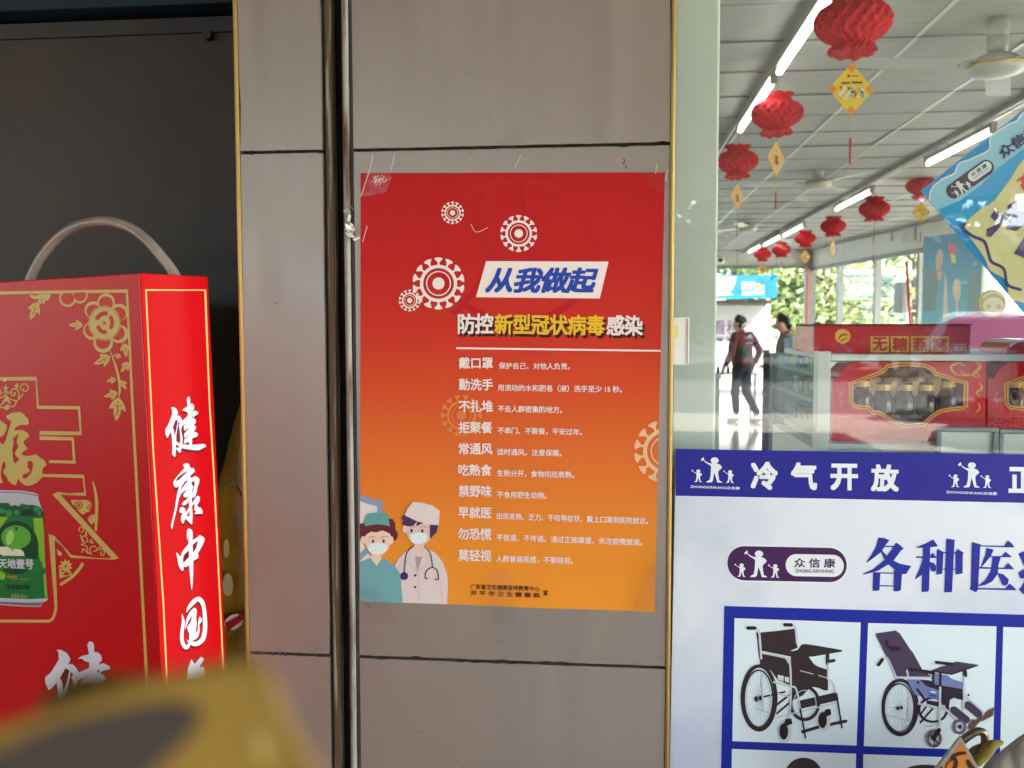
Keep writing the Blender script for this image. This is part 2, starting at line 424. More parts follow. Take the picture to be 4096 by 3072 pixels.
# ------------------------------------------------------------------ ceiling: slab, tiles, bearers
ceil = tag(MB().box(-.2, 9, .02, YF+.2, ZC+.04, ZC+.25).build('ceiling', M_dark), kind='structure')
M_ct = mat('ceiling_tile', S(186, 188, 180), .7, var=.10, scale=5, bump=.3, bscale=9, stretch=(1, 9, 1))
_nt = M_ct.node_tree; _w = _nt.nodes.new('ShaderNodeTexWave'); _w.inputs['Scale'].default_value = 17; _w.inputs['Distortion'].default_value = .6; _w.bands_direction = 'Y'
_tc = _nt.nodes.new('ShaderNodeTexCoord'); _nt.links.new(_tc.outputs['Object'], _w.inputs['Vector'])
_b = _nt.nodes.new('ShaderNodeBump'); _b.inputs['Strength'].default_value = .9; _b.inputs['Distance'].default_value = .012; _nt.links.new(_w.outputs['Fac'], _b.inputs['Height'])
_nt.links.new(_b.outputs[0], _nt.nodes['Principled BSDF'].inputs['Normal'])
M_bear = mat('ceiling_bearer', S(205, 205, 198), .4, .2)
TS = .61; X0 = 1.275-TS*3
tile_me = None
n_tiles = 0
for i in range(0, 13):
    for j in range(0, 29):
        x = X0+i*TS; y = .1+j*TS
        if x > xr(y)+.3 or y > YF: continue
        # only tiles that the shop window can show
        cx, cy = x+TS/2, y+TS/2
        d = Vector((cx, cy, ZC))-CAM; zz = d.dot(FWD); px = CX+FPX*d.dot(RGT)/zz; py = CY-FPX*d.dot(UPV)/zz
        if px < 1700 or px > 5200 or py < -900 or zz < 1.2: continue
        if tile_me is None:
            o = bevel(MB().box(.006, TS-.006, .008, TS-.008, -.004, .012).build('ceiling_tile', M_ct, None), .004); tile_me = o.data
            for p in list(o.modifiers): o.modifiers.remove(p)
        else:
            o = bpy.data.objects.new('ceiling_tile', tile_me); COL.objects.link(o)
        o.parent = ceil; o.location = (x, y, ZC+rng.uniform(-.003, .003)); o.rotation_euler = (rng.uniform(-.007, .007), rng.uniform(-.007, .007), 0)
for i in range(0, 13):
    x = X0+i*TS
    MB().box(x-.012, x+.012, .1, YF, ZC-.009, ZC-.0045).build('bearer', M_bear, ceil)
for j in range(0, 29):
    y = .1+j*TS
    if y < YF: MB().box(.2, xr(y), y-.007, y+.007, ZC-.0105, ZC-.0065).build('cross_bearer', mat('cross_bearer', S(120, 120, 114), .5), ceil)
# ------------------------------------------------------------------ far wall with the open shop front
M_frame = mat('grey_frame', S(150, 152, 148), .4, .3, var=.05)
hz1 = at(3000, 1070, YF).z; xdl = at(2700, 1200, YF).x; xpost = at(3217, 1200, YF).x; xpost2 = at(3246, 1200, YF).x
wl = MB(); wl.box(-.2, xr(YF)+.3, YF, YF+.2, hz1, ZC+.2); wl.box(-.2, xdl, YF, YF+.2, 0, hz1)
far = tag(wl.build('wall', M_white), kind='structure')
for px in (2948, 3106):                                       # header boards
    x = at(px, 1040, YF).x; MB().box(x-.004, x+.004, YF-.006, YF-.001, hz1+.02, ZC-.01).build('board_joint', M_frame, far)
MB().box(-.2, xr(YF), YF-.05, YF, hz1-.03, hz1+.02).build('door_head', M_frame, far)
MB().box(xpost, xpost2+.06, YF-.1, YF+.05, 0, ZC).build('corner_post', M_frame, far)
pp = MB(); q = at(3231, 1100, YF-.2); pp.tube([(q.x, q.y, 0), (q.x, q.y, at(3231, 1062, YF-.2).z)], .022, 8)
tag(pp.build('red_pipe', mat('red_pipe', S(196, 70, 52), .4)), 'thin red pipe on the grey post in the far corner of the shop', 'pipe')
# left wall of the shop (never faces the camera)
tag(MB().box(-.25, -.2, .3, YF+.2, 0, ZC+.2).build('wall', M_white), kind='structure')
# ------------------------------------------------------------------ right wall: bulkhead, window posts, panes, sill
udir = Vector((dirR.x, 1, 0)).normalized(); ndir = Vector((udir.y, -udir.x, 0))   # outwards
def rw(y, off=0.0, z=0.0): return Vector((xr(y), y, z))+ndir*off
def wallbox(mb, y0, y1, o0, o1, z0, z1):
    a = rw(y0); b = rw(y1); c = (a+b)/2+ndir*((o0+o1)/2); c.z = (z0+z1)/2
    return mb.obox(c, (b-a)/2, ndir*((o1-o0)/2), (0, 0, (z1-z0)/2))
zb = atz(3249, 1075, 0); zb = 1.49-(1.49-ZC)*(1299-1075)/(1299-1001)     # underside of the bulkhead
m = MB(); wallbox(m, .3, YF+.2, -.02, .25, zb, ZC+.2); wallbox(m, .3, YF+.2, 0, .12, 0, .55)
rwall = tag(m.build('wall', M_white), kind='structure')
m = MB(); wallbox(m, .3, YF, -.03, -.02, zb-.05, zb+.03); m.build('window_head', M_frame, rwall)
rwin = thing('side_window', 'long bright shop window of clear panes along the far right wall', 'window', rw(9))
for y in (16.9, 15.2, 13.6, 11.9, 10.2, 8.4, 6.6, 4.6, 2.6, .6):
    m = MB(); wallbox(m, y-.045, y+.045, -.01, .1, .55, zb); m.build('window_post', M_frame, rwin)
m = MB(); wallbox(m, .6, 16.9, .04, .048, .55, zb); m.build('pane', glassmat('clear_pane', boost=.6), rwin)
# transom rail
m = MB(); wallbox(m, .6, 16.9, .02, .07, .9, .95); m.build('transom', M_frame, rwin)

# ================================================================== THE SHOP WINDOW at the front
GY = .036
sw_ = thing('shop_window', 'large clear plate glass shop window right of the tiled pillar, reflecting the street', 'window', (3, GY, 0))
MB().box(.393, 6.9, GY, GY+.008, .03, 3.2).build('pane', glassmat('plate_glass', (.955, .975, .955), 1.5, boost=1.3), sw_)
m = MB(); m.box(.39, 6.9, GY-.02, GY+.03, 0, .03); m.box(.39, 6.9, GY-.02, GY+.03, 3.2, 3.22); m.box(6.9, 6.93, GY-.02, GY+.03, 0, 3.22)
m.build('frame', M_frame, sw_)
xc0 = XR1+.008; xc1 = at(2870, 1000, .075).x
M_col = mat('greenish_white_paint', S(212, 218, 206), .5, var=.03, scale=4)
tag(bevel(MB().box(xc0, xc1, .075, .33, 0, 3.2).build('white_column', M_col), .004), 'white painted column just inside the glass, right beside the tiled pillar', 'column')
# plastic junction box on the glass edge
jb = thing('junction_box', 'small white plastic box with yellow sticker at the left edge of the shop window', 'junction box', at(2722, 1461, .03))
a = at(2690, 1461, .004); b = at(2757, 1268, .004)
M_abs = mat('white_plastic', S(240, 236, 224), .4, var=.04, scale=9)
bevel(MB().box(a.x, b.x, .004, .035, a.z, b.z).build('body', M_abs, jb), .002)
r_ = at(2750, 1461, .002); bevel(MB().box(r_.x, r_.x+.002, .0015, .0045, a.z+.002, b.z-.002).build('lid_ridge', M_abs, jb), .0005)
P_jb = wallplane(.004)
Art(P_jb, None, 1).poly([(2691, 1303), (2716, 1303), (2715, 1352), (2691, 1352)]).build('sticker', ink('sticker', 222, 212, 150), jb)
# ================================================================== RED POSTER on the pillar
class Sheet(Plane):                              # paper that lifts a little along its right and lower edges
    box = None
    def world(s, a, b, lift=0.0):
        if s.box:
            x0, x1, z0, z1 = s.box; u = (a-x0)/(x1-x0); t = (b-z0)/(z1-z0)
            e = max(0, u-.88)/.12; lift += .0034*e*e*(.45+.35*math.sin(t*11+.6)+.25*math.sin(t*23))
            e = max(0, .10-t)/.10*min(max((u-.34)*5, 0), 1); lift += .0026*e*e*(.5+.5*math.sin(u*13))
        return Plane.world(s, a, b, lift)
P0 = Sheet((0, -.0009, 0), (1, 0, 0), (0, 0, 1))
def crop(x0, y0, sx, sy=None): return lambda x, y: (x0+x*sx, y0+y*(sy or sx))
m1 = crop(1400, 620, .59064); m2 = crop(1400, 1500, .60269); mT = crop(1900, 1000, .34358); mD = crop(1430, 1960, .28944)
tl, tr, br, bl = (P0.pt(*p) for p in ((1443, 692), (2660, 689), (2618, 2447), (1440, 2404)))
P0.box = (bl[0], (tr[0]+br[0])/2, (bl[1]+br[1])/2, tl[1])
po = thing('poster', 'red and orange health notice poster with white Chinese lettering taped to the tiled pillar', 'poster', (bl[0], -.0009, br[1]))
H = tl[1]-br[1]
M_poster = gradmat('poster_print', [(0, S(229, 146, 44, 1.05)), (.16, S(226, 138, 44, 1.05)), (.33, S(217, 112, 44, 1.05)), (.5, S(205, 78, 38, 1.05)), (.62, S(196, 52, 34, 1.05)), (.8, S(184, 33, 29, 1.02)), (1, S(175, 27, 28, 1.0))], .45, 2, H, coat=.0, bump=.05); M_poster.node_tree.nodes['Principled BSDF'].inputs['Specular IOR Level'].default_value = .16
NX, NZ = 60, 84; vs = []; fs = []
for j in range(NZ+1):
    for i in range(NX+1):
        s, t = i/NX, j/NZ
        a = (bl[0]*(1-s)+br[0]*s)*(1-t)+(tl[0]*(1-s)+tr[0]*s)*t; b = (bl[1]*(1-s)+br[1]*s)*(1-t)+(tl[1]*(1-s)+tr[1]*s)*t
        e = max(0, s-.86)/.14; wv = .0016*e*e*(.5+.5*math.sin(t*9+1)) ; e2 = max(0, .12-t)/.12; wv += .0012*e2*e2*(.4+.6*s)
        vs.append(P0.world(a, b))
for j in range(NZ):
    for i in range(NX): q = j*(NX+1)+i; fs.append((q, q+1, q+NX+2, q+NX+1))
link_mesh('paper', vs, fs, M_poster, po, smooth=True)
# clip lines at the paper's right and left edge
def edge_clip(p, q, keep):
    nx, ny = (q[1]-p[1]), -(q[0]-p[0]); c_ = nx*p[0]+ny*p[1]
    if nx*keep[0]+ny*keep[1] > c_: nx, ny, c_ = -nx, -ny, -c_
    return (nx, ny, c_)
mid = ((tl[0]+br[0])/2, (tl[1]+br[1])/2)
CLIP = [edge_clip(tr, br, mid), edge_clip(tl, bl, mid), edge_clip(bl, br, mid)]
I_w = ink('poster_white', 228, 214, 206); I_y = ink('poster_yellow', 222, 176, 44); I_k = ink('poster_black', 40, 26, 22); I_b = ink('poster_blue', 36, 66, 150, 1.2)
a = Art(P0, m1, 1, CLIP)
a.polys(ring(1130, 650, 540, 480, 46)); a.polys(ribbon([(1000, 160), (880, 420), (960, 700), (760, 1020), (700, 1060)], 40)); a.polys(ribbon([(1180, 200), (1240, 640), (1330, 720)], 40))
a.build('faint_hand_ring', ink('faint_red', 181, 26, 31, 1.0), po)
def virus(art, cx, cy, Rr, n=14, ph=0):
    art.poly(ell(cx, cy, Rr*.24, Rr*.24, 22)); art.polys(ring(cx, cy, Rr*.47, Rr*.47, Rr*.045, 30)); art.polys(ring(cx, cy, Rr*.67, Rr*.67, Rr*.13, 34))
    for k in range(n):
        t = 2*math.pi*(k+ph)/n; c, s = math.cos(t), math.sin(t)
        f = lambda u, v: (cx+u*c-v*s, cy+u*s+v*c)
        art.poly([f(Rr*u, Rr*v) for u, v in ((.70, -.05), (.82, -.035), (.90, -.10), (.97, -.17), (1.01, -.13), (1.03, 0), (1.01, .13), (.97, .17), (.90, .10), (.82, .035), (.70, .05))])
    return art
for cx, cy, Rr in ((600, 870, 172), (1143, 532, 122), (695, 392, 74), (405, 985, 72)):
    virus(Art(P0, m1, 2, CLIP), cx, cy, Rr, ph=.5).build('virus_emblem', I_w, po)
virus(Art(P0, m2, 2, CLIP), 740, 268, 133).build('virus_emblem', ink('faint_orange', 214, 124, 66), po, 'faint orange virus emblem behind the text')
virus(Art(P0, m2, 2, CLIP), 2095, 505, 205, ph=.5).build('virus_emblem', ink('pale_orange', 224, 178, 140), po, 'pale virus emblem cut off by the right edge')
Art(P0, mT, 2).poly([(130, 130), (1555, 135), (1452, 565), (12, 550)]).build('title_panel', I_w, po)
Art(P0, mT, 3).text('从我做起', (118, 500), (1434, 506), 298, .0, .28, .93, dil=.031).build('title_lettering', I_b, po)
for lay, dx, dy in ((2, 15, 20), (3, 0, 0)):
    for s, xa, xb, ya, yb, mt_ in (('防控', 730, 972, 1211, 1213, I_w), ('新型冠状病毒', 980, 1725, 1213, 1223, I_y), ('感染', 1737, 1982, 1222, 1224, I_w)):
        Art(P0, m1, lay).text(s, (xa+dx, ya+dy), (xb+dx, yb+dy), 138, .0, 0, .93, dil=.025).build('heading_shadow' if lay == 2 else 'heading_lettering', I_k if lay == 2 else mt_, po)
Art(P0, m1, 2, CLIP).polys([[(720+x*35, 1302+x*.45), (755+x*35, 1302+(x+1)*.45), (755+x*35, 1314+(x+1)*.475), (720+x*35, 1314+x*.475)] for x in range(40)]).build('rule_line', I_w, po)
LINES = [(m1, '戴口罩', 738, 1448, 968, 1449, '保护自己，对他人负责。', 1008, 1450, 1490, 1455),
 (m2, '勤洗手', 722, 102, 950, 104, '用流动的水和肥皂（液）洗手至少 15 秒。', 980, 106, 1805, 118),
 (m2, '不扎堆', 722, 246, 950, 248, '不去人群密集的地方。', 980, 246, 1408, 254),
 (m2, '拒聚餐', 722, 387, 946, 389, '不串门、不聚餐，平安过年。', 980, 390, 1540, 402),
 (m2, '常通风', 722, 528, 946, 530, '适时通风，注意保暖。', 976, 532, 1405, 542),
 (m2, '吃熟食', 720, 668, 943, 671, '生熟分开，食物彻底煮熟。', 976, 673, 1488, 686),
 (m2, '禁野味', 720, 808, 942, 811, '不食用野生动物。', 976, 815, 1305, 823),
 (m2, '早就医', 718, 950, 940, 954, '出现发热、乏力、干咳等症状，戴上口罩到医院就诊。', 974, 958, 1978, 992),
 (m2, '勿恐慌', 716, 1092, 938, 1097, '不信谣、不传谣。通过正规渠道，关注疫情报道。', 972, 1100, 1940, 1133),
 (m2, '莫轻视', 716, 1234, 938, 1239, '人群普遍易感，不要轻视。', 970, 1241, 1480, 1256)]
for mm, s, x0, y0, x1, y1, s2, u0, v0, u1, v1 in LINES:
    Art(P0, mm, 3).text(s, (x0, y0), (x1, y1), 79, .023, 0, .96).build('advice_heading', I_w, po)
    Art(P0, mm, 3).text(s2, (u0, v0), (u1, v1), 46, .015, 0, .96).build('advice_line', I_w, po)
for s, x0, y0, x1, y1 in (('广东省卫生健康宣传教育中心', 800, 1419, 1260, 1434), ('开 平 市 卫 生 健 康 局', 800, 1462, 1260, 1477), ('宣', 1283, 1459, 1315, 1460)):
    Art(P0, m2, 3).text(s, (x0, y0), (x1, y1), 34, .014).build('publisher_line', I_k, po)
# the two masked medics
def dk(n, polys, layer, r, g, b, par=po, k=1.1, mp=mD, clip=CLIP, pl=P0):
    A = Art(pl, mp, layer, clip)
    for q in polys: A.poly(q)
    return A.build(n, ink(n+'_%d_%d_%d' % (r, g, b), r, g, b, k), par)
dk('shield_print', [[(0, 40), (38, 55), (200, 118), (345, 150), (350, 345), (0, 345)], [(0, 890), (35, 870), (110, 800), (160, 860), (0, 1000)]], 1, 134, 146, 176)
dk('shield_centre', [[(0, 130), (38, 150), (150, 195), (272, 222), (272, 350), (90, 480), (0, 480)], [(0, 690), (60, 690), (110, 800), (0, 900)], [(0, 1010), (150, 870), (200, 930), (0, 1020)]], 2, 214, 210, 200)
cl = dk('doctor_coat', [[(785, 765), (925, 765), (1000, 830), (1080, 870), (1180, 1000), (1238, 1150), (1250, 1300), (1238, 1600), (600, 1600), (605, 1290), (580, 1140), (515, 1050), (560, 960), (640, 870), (720, 820)]], 2, 212, 198, 194)
dk('doctor_hair', [[(650, 345), (830, 425), (775, 488), (705, 500), (620, 470), (642, 415), (608, 378)], [(826, 432), (920, 450), (815, 498)], [(1005, 470), (1120, 480), (1100, 575), (1008, 675)]], 5, 78, 46, 88)
dk('doctor_face', [[(680, 480), (830, 430), (1010, 475), (1030, 560), (1010, 680), (940, 738), (860, 750), (760, 732), (690, 650), (672, 560)], ell(655, 540, 30, 52), ell(1045, 548, 32, 54), [(790, 730), (926, 735), (920, 895), (860, 922), (800, 905)]], 3, 220, 192, 176)
dk('doctor_cap', [[(770, 162), (900, 172), (1040, 212), (1140, 285), (1128, 482), (1000, 474), (830, 430), (655, 345), (695, 255)]], 6, 216, 202, 196)
dk('doctor_mask', [[(728, 612), (800, 588), (850, 581), (910, 592), (966, 622), (960, 690), (900, 738), (840, 745), (780, 735), (735, 690)]], 5, 214, 228, 228)
dk('doctor_shirt', [[(805, 912), (860, 924), (898, 910), (832, 1130)]], 4, 166, 146, 160)
A = Art(P0, mD, 4, CLIP)
for q in ([(840, 1130), (850, 1540)], [(705, 880), (735, 910), (680, 985), (830, 1130)], [(1000, 890), (960, 935), (995, 990), (835, 1130)], [(1145, 1270), (1175, 1550)], [(600, 990), (572, 1130)]): A.polys(ribbon(q, 4, False, False))
A.build('coat_seams', ink('seam', 176, 160, 160), po)
dk('coat_buttons', [ell(802, 1177, 17, 17, 14), ell(800, 1338, 17, 17, 14)], 5, 34, 28, 30)
A = Art(P0, mD, 5, CLIP)
for q in ([(785, 768), (710, 830), (668, 930), (652, 1140)], [(925, 778), (1000, 850), (1030, 960), (1036, 1065)], [(972, 1215), (938, 1213), (955, 1115), (1036, 1067), (1105, 1112), (1122, 1230), (1076, 1226)]): A.polys(ribbon(q, 13))
A.poly(ell(650, 1185, 53, 53)); A.build('stethoscope', ink('steth', 36, 26, 32), po)
dk('stethoscope_disc', [ell(650, 1185, 40, 40)], 6, 78, 40, 110)
dk('nurse_tunic', [[(0, 1010), (110, 960), (190, 938), (340, 938), (430, 975), (520, 1050), (580, 1140), (605, 1290), (632, 1600), (0, 1600)]], 4, 110, 160, 164)
dk('nurse_hair', [[(0, 470), (110, 450), (300, 440), (440, 390), (490, 400), (525, 460), (525, 540), (565, 610), (545, 680), (500, 702), (400, 690), (120, 690), (0, 690)]], 4, 96, 42, 46)
dk('nurse_face', [[(105, 640), (130, 610), (190, 572), (260, 583), (345, 555), (400, 575), (460, 605), (462, 700), (430, 820), (350, 885), (220, 888), (130, 810), (105, 740)], ell(80, 690, 34, 56), ell(470, 690, 32, 56), [(192, 880), (336, 880), (330, 955), (268, 1045), (196, 955)]], 5, 226, 196, 178)
dk('nurse_cap', [[(140, 325), (220, 308), (320, 305), (425, 328), (452, 498), (370, 478), (280, 470), (190, 480), (115, 500), (88, 450)]], 6, 98, 154, 152)
dk('nurse_mask', [[(155, 762), (200, 735), (275, 722), (360, 738), (408, 768), (398, 840), (350, 882), (260, 888), (190, 872), (150, 825)]], 6, 216, 230, 226)
A = Art(P0, mD, 7, CLIP)
for e in ((220, 702), (368, 702), (753, 557), (902, 562)): A.poly(ell(*e, 15, 26, 16))
for q in ([(160, 660), (205, 636), (250, 652)], [(330, 658), (380, 634), (425, 648)], [(735, 505), (765, 492), (795, 515)], [(870, 505), (920, 498), (965, 520)]): A.polys(ribbon(q, 6))
A.build('eyes_and_brows', ink('eye', 52, 30, 30), po)
# ------------------------------------------------------------------ sticky tape over the poster's edges
M_tape = glassmat('clear_tape', (.992, .99, .986), 1.4, .16, .8, .10)
def tape(mp, q, lift, label):
    pts = [P0.world(*P0.pt(*mp(*p)), lift) for p in q]
    o = MB().prism([p_+Vector((0, -.0012, 0)) for p_ in pts], (0, -1, 0), .0002).build('tape_strip', M_tape, po); o['label'] = label
tape(m1, [(72, 290), (128, 60), (300, -12), (335, 40), (245, 262)], .0042, 'crinkled clear tape at the top left corner')
tape(m1, [(1980, 160), (2060, 30), (2165, 60), (2165, 230), (2100, 260)], .0042, 'clear tape at the top right corner')
tape(m2, [(905, 1312), (1080, 1286), (1104, 1640), (940, 1650)], .0042, 'clear tape at the middle of the bottom edge')
tape(m2, [(1830, 1660), (1985, 1260), (2070, 1220), (2080, 1420), (1960, 1690)], .0042, 'clear tape at the bottom right corner')
tape(m2, [(62, 1390), (190, 1370), (330, 1650), (120, 1640)], .0042, 'clear tape at the bottom left corner')
tape(m1, [(860, 110), (1020, -80), (1130, -170), (1200, -140), (1060, 30), (1000, 130)], .0042, 'clear tape across the top edge')
A = Art(P0, m1, 9); rr = random.Random(5)
for k in range(70):
    x, y = rr.gauss(198, 26), rr.gauss(172, 15); s = rr.uniform(2, 7)
    A.poly([(x+s*rr.uniform(.4, 1)*math.cos(t), y+s*rr.uniform(.4, 1)*math.sin(t)) for t in (0, 1.3, 2.4, 3.7, 5)])
for q, w_ in (([(158, 0), (140, 90), (78, 282)], 4), ([(305, 0), (285, 90), (278, 110)], 4), ([(820, 470), (850, 520), (890, 515), (935, 492)], 3), ([(1160, 5), (1118, 85)], 3), ([(2080, 60), (2068, 130)], 4), ([(2150, 100), (2136, 180)], 5), ([(120, 480), (90, 590)], 4)):
    A.polys(ribbon(q, w_, True, False))
A.build('tape_crackle', ink('crackle', 226, 206, 200), po)
# scuffs and old tape outlines on the panel itself
PW0 = wallplane(-.0001)
A = Art(PW0, None, 1); rr = random.Random(17)
for q, w_ in (([(2492, 634), (2500, 642), (2494, 652), (2499, 660)], 4), ([(2504, 664), (2506, 674)], 5), ([(2654, 1170), (2657, 1174)], 5), ([(1470, 2420), (1478, 2426)], 4), ([(1100, 1210), (1104, 1216)], 5)): A.polys(ribbon(q, w_, True, False))
for k in range(26):
    x, y = rr.choice(((rr.uniform(1430, 2670), rr.choice((588, 2640))+rr.uniform(-26, 26)), (rr.uniform(985, 1290), rr.choice((608, 2615))+rr.uniform(-22, 22)), (rr.uniform(1430, 2670), rr.uniform(20, 3040))))
    A.poly(ell(x, y, rr.uniform(1.2, 3.2), rr.uniform(1, 2.6), 7))
A.build('scuff_mark', ink('scuff', 84, 76, 68, .9, .7), pil)
A = Art(PW0, None, 1)
for q in ([(1490, 2425), (1545, 2480), (1600, 2560)], [(1462, 2440), (1490, 2520), (1480, 2600)], [(1950, 2440), (1975, 2530), (2060, 2520), (2080, 2440)], [(2500, 2470), (2440, 2560), (2345, 2580)], [(1985, 500), (2040, 520), (2085, 565)], [(1560, 560), (1700, 545)], [(1880, 2960), (1895, 2962)], [(1640, 2800), (1660, 2812)]): A.polys(ribbon(q, 1.3, True, False))
A.build('tape_residue', ink('residue', 172, 160, 148, 1, .5), pil)
# scraps of tape on the steel rail
sc = MB(); rr = random.Random(9)
p0 = at(1402, 905, -.007)
for k in range(16):
    c_ = p0+Vector((rr.gauss(0, .0035), rr.uniform(-.004, .002), rr.gauss(0, .02)))
    u = Vector((rr.uniform(-1, 1), rr.uniform(-1, 1), rr.uniform(-1, 1))).normalized()*rr.uniform(.004, .009); v = Vector((rr.uniform(-1, 1), rr.uniform(-1, 1), rr.uniform(-1, 1))).normalized()*rr.uniform(.003, .006)
    sc.add([c_-u-v, c_+u-v, c_+u+v, c_-u+v], [(0, 1, 2, 3)])
tag(sc.build('tape_scrap', mat('torn_tape', S(215, 212, 205), .15, .0, spec=1.0), origin=p0), 'torn silvery scrap of sticky tape on the steel rail left of the poster', 'tape')

# ================================================================== BLUE AND WHITE SIGN on the glass
K = crop(2600, 1750, .79702); SY = .030
PS = wallplane(SY)
sg = thing('sign', 'large blue and white wheelchair advertising sheet stuck low on the shop window', 'sign', (PS.pt(2704, 1795)[0], SY, .35))
ps = [PS.pt(*K(*p)) for p in ((130, 57), (2700, 98))]; ptl, ptr = ps; pbl = PS.pt(*K(96, 1700))
g = MB(); xA, xB = ptl[0], ptr[0]
NN = 30; vs = []; fs = []
for j in range(NN+1):
    for i in range(NN+1):
        s, t = i/NN, j/NN; zt = ptl[1]+(ptr[1]-ptl[1])*s; z = .35+(zt-.35)*t; x = xA+(xB-xA)*s-.009*(1-t)*(1-s)
        vs.append((x, SY, z))
for j in range(NN):
    for i in range(NN): q = j*(NN+1)+i; fs.append((q, q+1, q+NN+2, q+NN+1))
M_sheet = mat('sign_sheet', S(186, 196, 216), .3, var=.05, scale=3.2, col2=S(224, 231, 236), ramp=(.34, .58), coat=.25, bump=.05, bscale=5)
link_mesh('sheet', vs, fs, M_sheet, sg, smooth=True)
I_nb = ink('sign_navy', 38, 38, 130, 1.2, .3); I_gb = ink('sign_blue', 30, 42, 140, 1.2, .3); I_sw = ink('sign_white', 222, 230, 230, 1.1, .3); I_pl = ink('sign_purple', 66, 34, 78, 1.2, .3); I_tb = ink('sign_text_blue', 38, 46, 140, 1.2, .3)
Art(PS, K, 1).poly([(129, 57), (1000, 71), (1877, 85), (2690, 98), (2690, 342), (1877, 328), (1000, 309), (129, 292)]).build('band_print', I_nb, sg)
for ch, x0, x1, y0, h in (('冷', 505, 641, 262, 142), ('气', 706, 838, 262, 138), ('开', 905, 1043, 264, 134), ('放', 1108, 1248, 270, 136), ('正', 1798, 1938, 277, 130)):
    Art(PS, K, 2).text(ch, (x0, y0), (x1, y0+2), h, 0.0, dil=.033).build('band_lettering', I_sw, sg)
# the little figures of the emblem, drawn once in the band's crop
mF = crop(2740, 1800, .22604)
FIG = [[(280, 165), (300, 150), (318, 130), (335, 132), (335, 165), (345, 185), (400, 222), (460, 236), (500, 232), (560, 235), (620, 260), (655, 300), (640, 330), (597, 358), (612, 365), (585, 375), (588, 440), (605, 535), (660, 568), (655, 578), (572, 572), (550, 500), (518, 400), (502, 480), (488, 550), (465, 572), (380, 572), (380, 556), (435, 525), (455, 420), (460, 290), (440, 268), (370, 228), (325, 180), (290, 195)], ell(525, 184, 70, 56, 20)]
def figures(art, sx, sy, ox, oy, sk=0.0):        # the band's own emblem mapped by x' = ox+sx*x, y' = oy+sy*y
    for k, cx, cy in ((1, 525, 350), (.5, 235, 455), (.5, 798, 468)):
        for lp in FIG:
            art.poly([(ox+sx*(cx+(x-525)*k), oy+sy*(cy+(y-350)*k)+sk*(cx+(x-525)*k)) for x, y in lp])
    return art
figures(Art(PS, mF, 2), 1, 1, 0, 0).build('emblem', I_sw, sg)
Art(PS, mF, 2).text('ZHONGXINKANG众信康', (94, 672), (970, 704), 56, .02).build('emblem_lettering', I_sw, sg)
dxk, dyk = 1290/.28361, 28/.28361
mF2 = lambda x, y: mF(x+1290*.79702/.22604, y+25*.79702/.22604)
figures(Art(PS, mF2, 2), 1, 1, 0, 0).build('emblem', I_sw, sg)
Art(PS, mF2, 2).text('ZHONGXINKANG众信康', (70, 680), (970, 712), 56, .02).build('emblem_lettering', I_sw, sg)
Art(PS, K, 1).poly(rrect(380, 536, 995, 724, 94, .02)).build('logo_border', I_sw, sg)
Art(PS, K, 2).poly(rrect(388, 543, 987, 715, 86, .02)).build('logo_pill', I_pl, sg)
Art(PS, K, 3).poly(rrect(680, 583, 972, 694, 55, .02)).build('logo_inner_pill', I_sw, sg)
A = Art(PS, K, 3)
figures(A, .30, .30, 389, 528).build('emblem', I_sw, sg)
Art(PS, K, 4).text('众 信 康', (722, 651), (930, 654), 48, .02).build('logo_lettering', I_pl, sg)
Art(PS, K, 4).text('ZHONG XIN KANG', (728, 676), (922, 679), 17, .004).build('logo_lettering', I_pl, sg)
mZ = crop(3440, 2130, .29656)
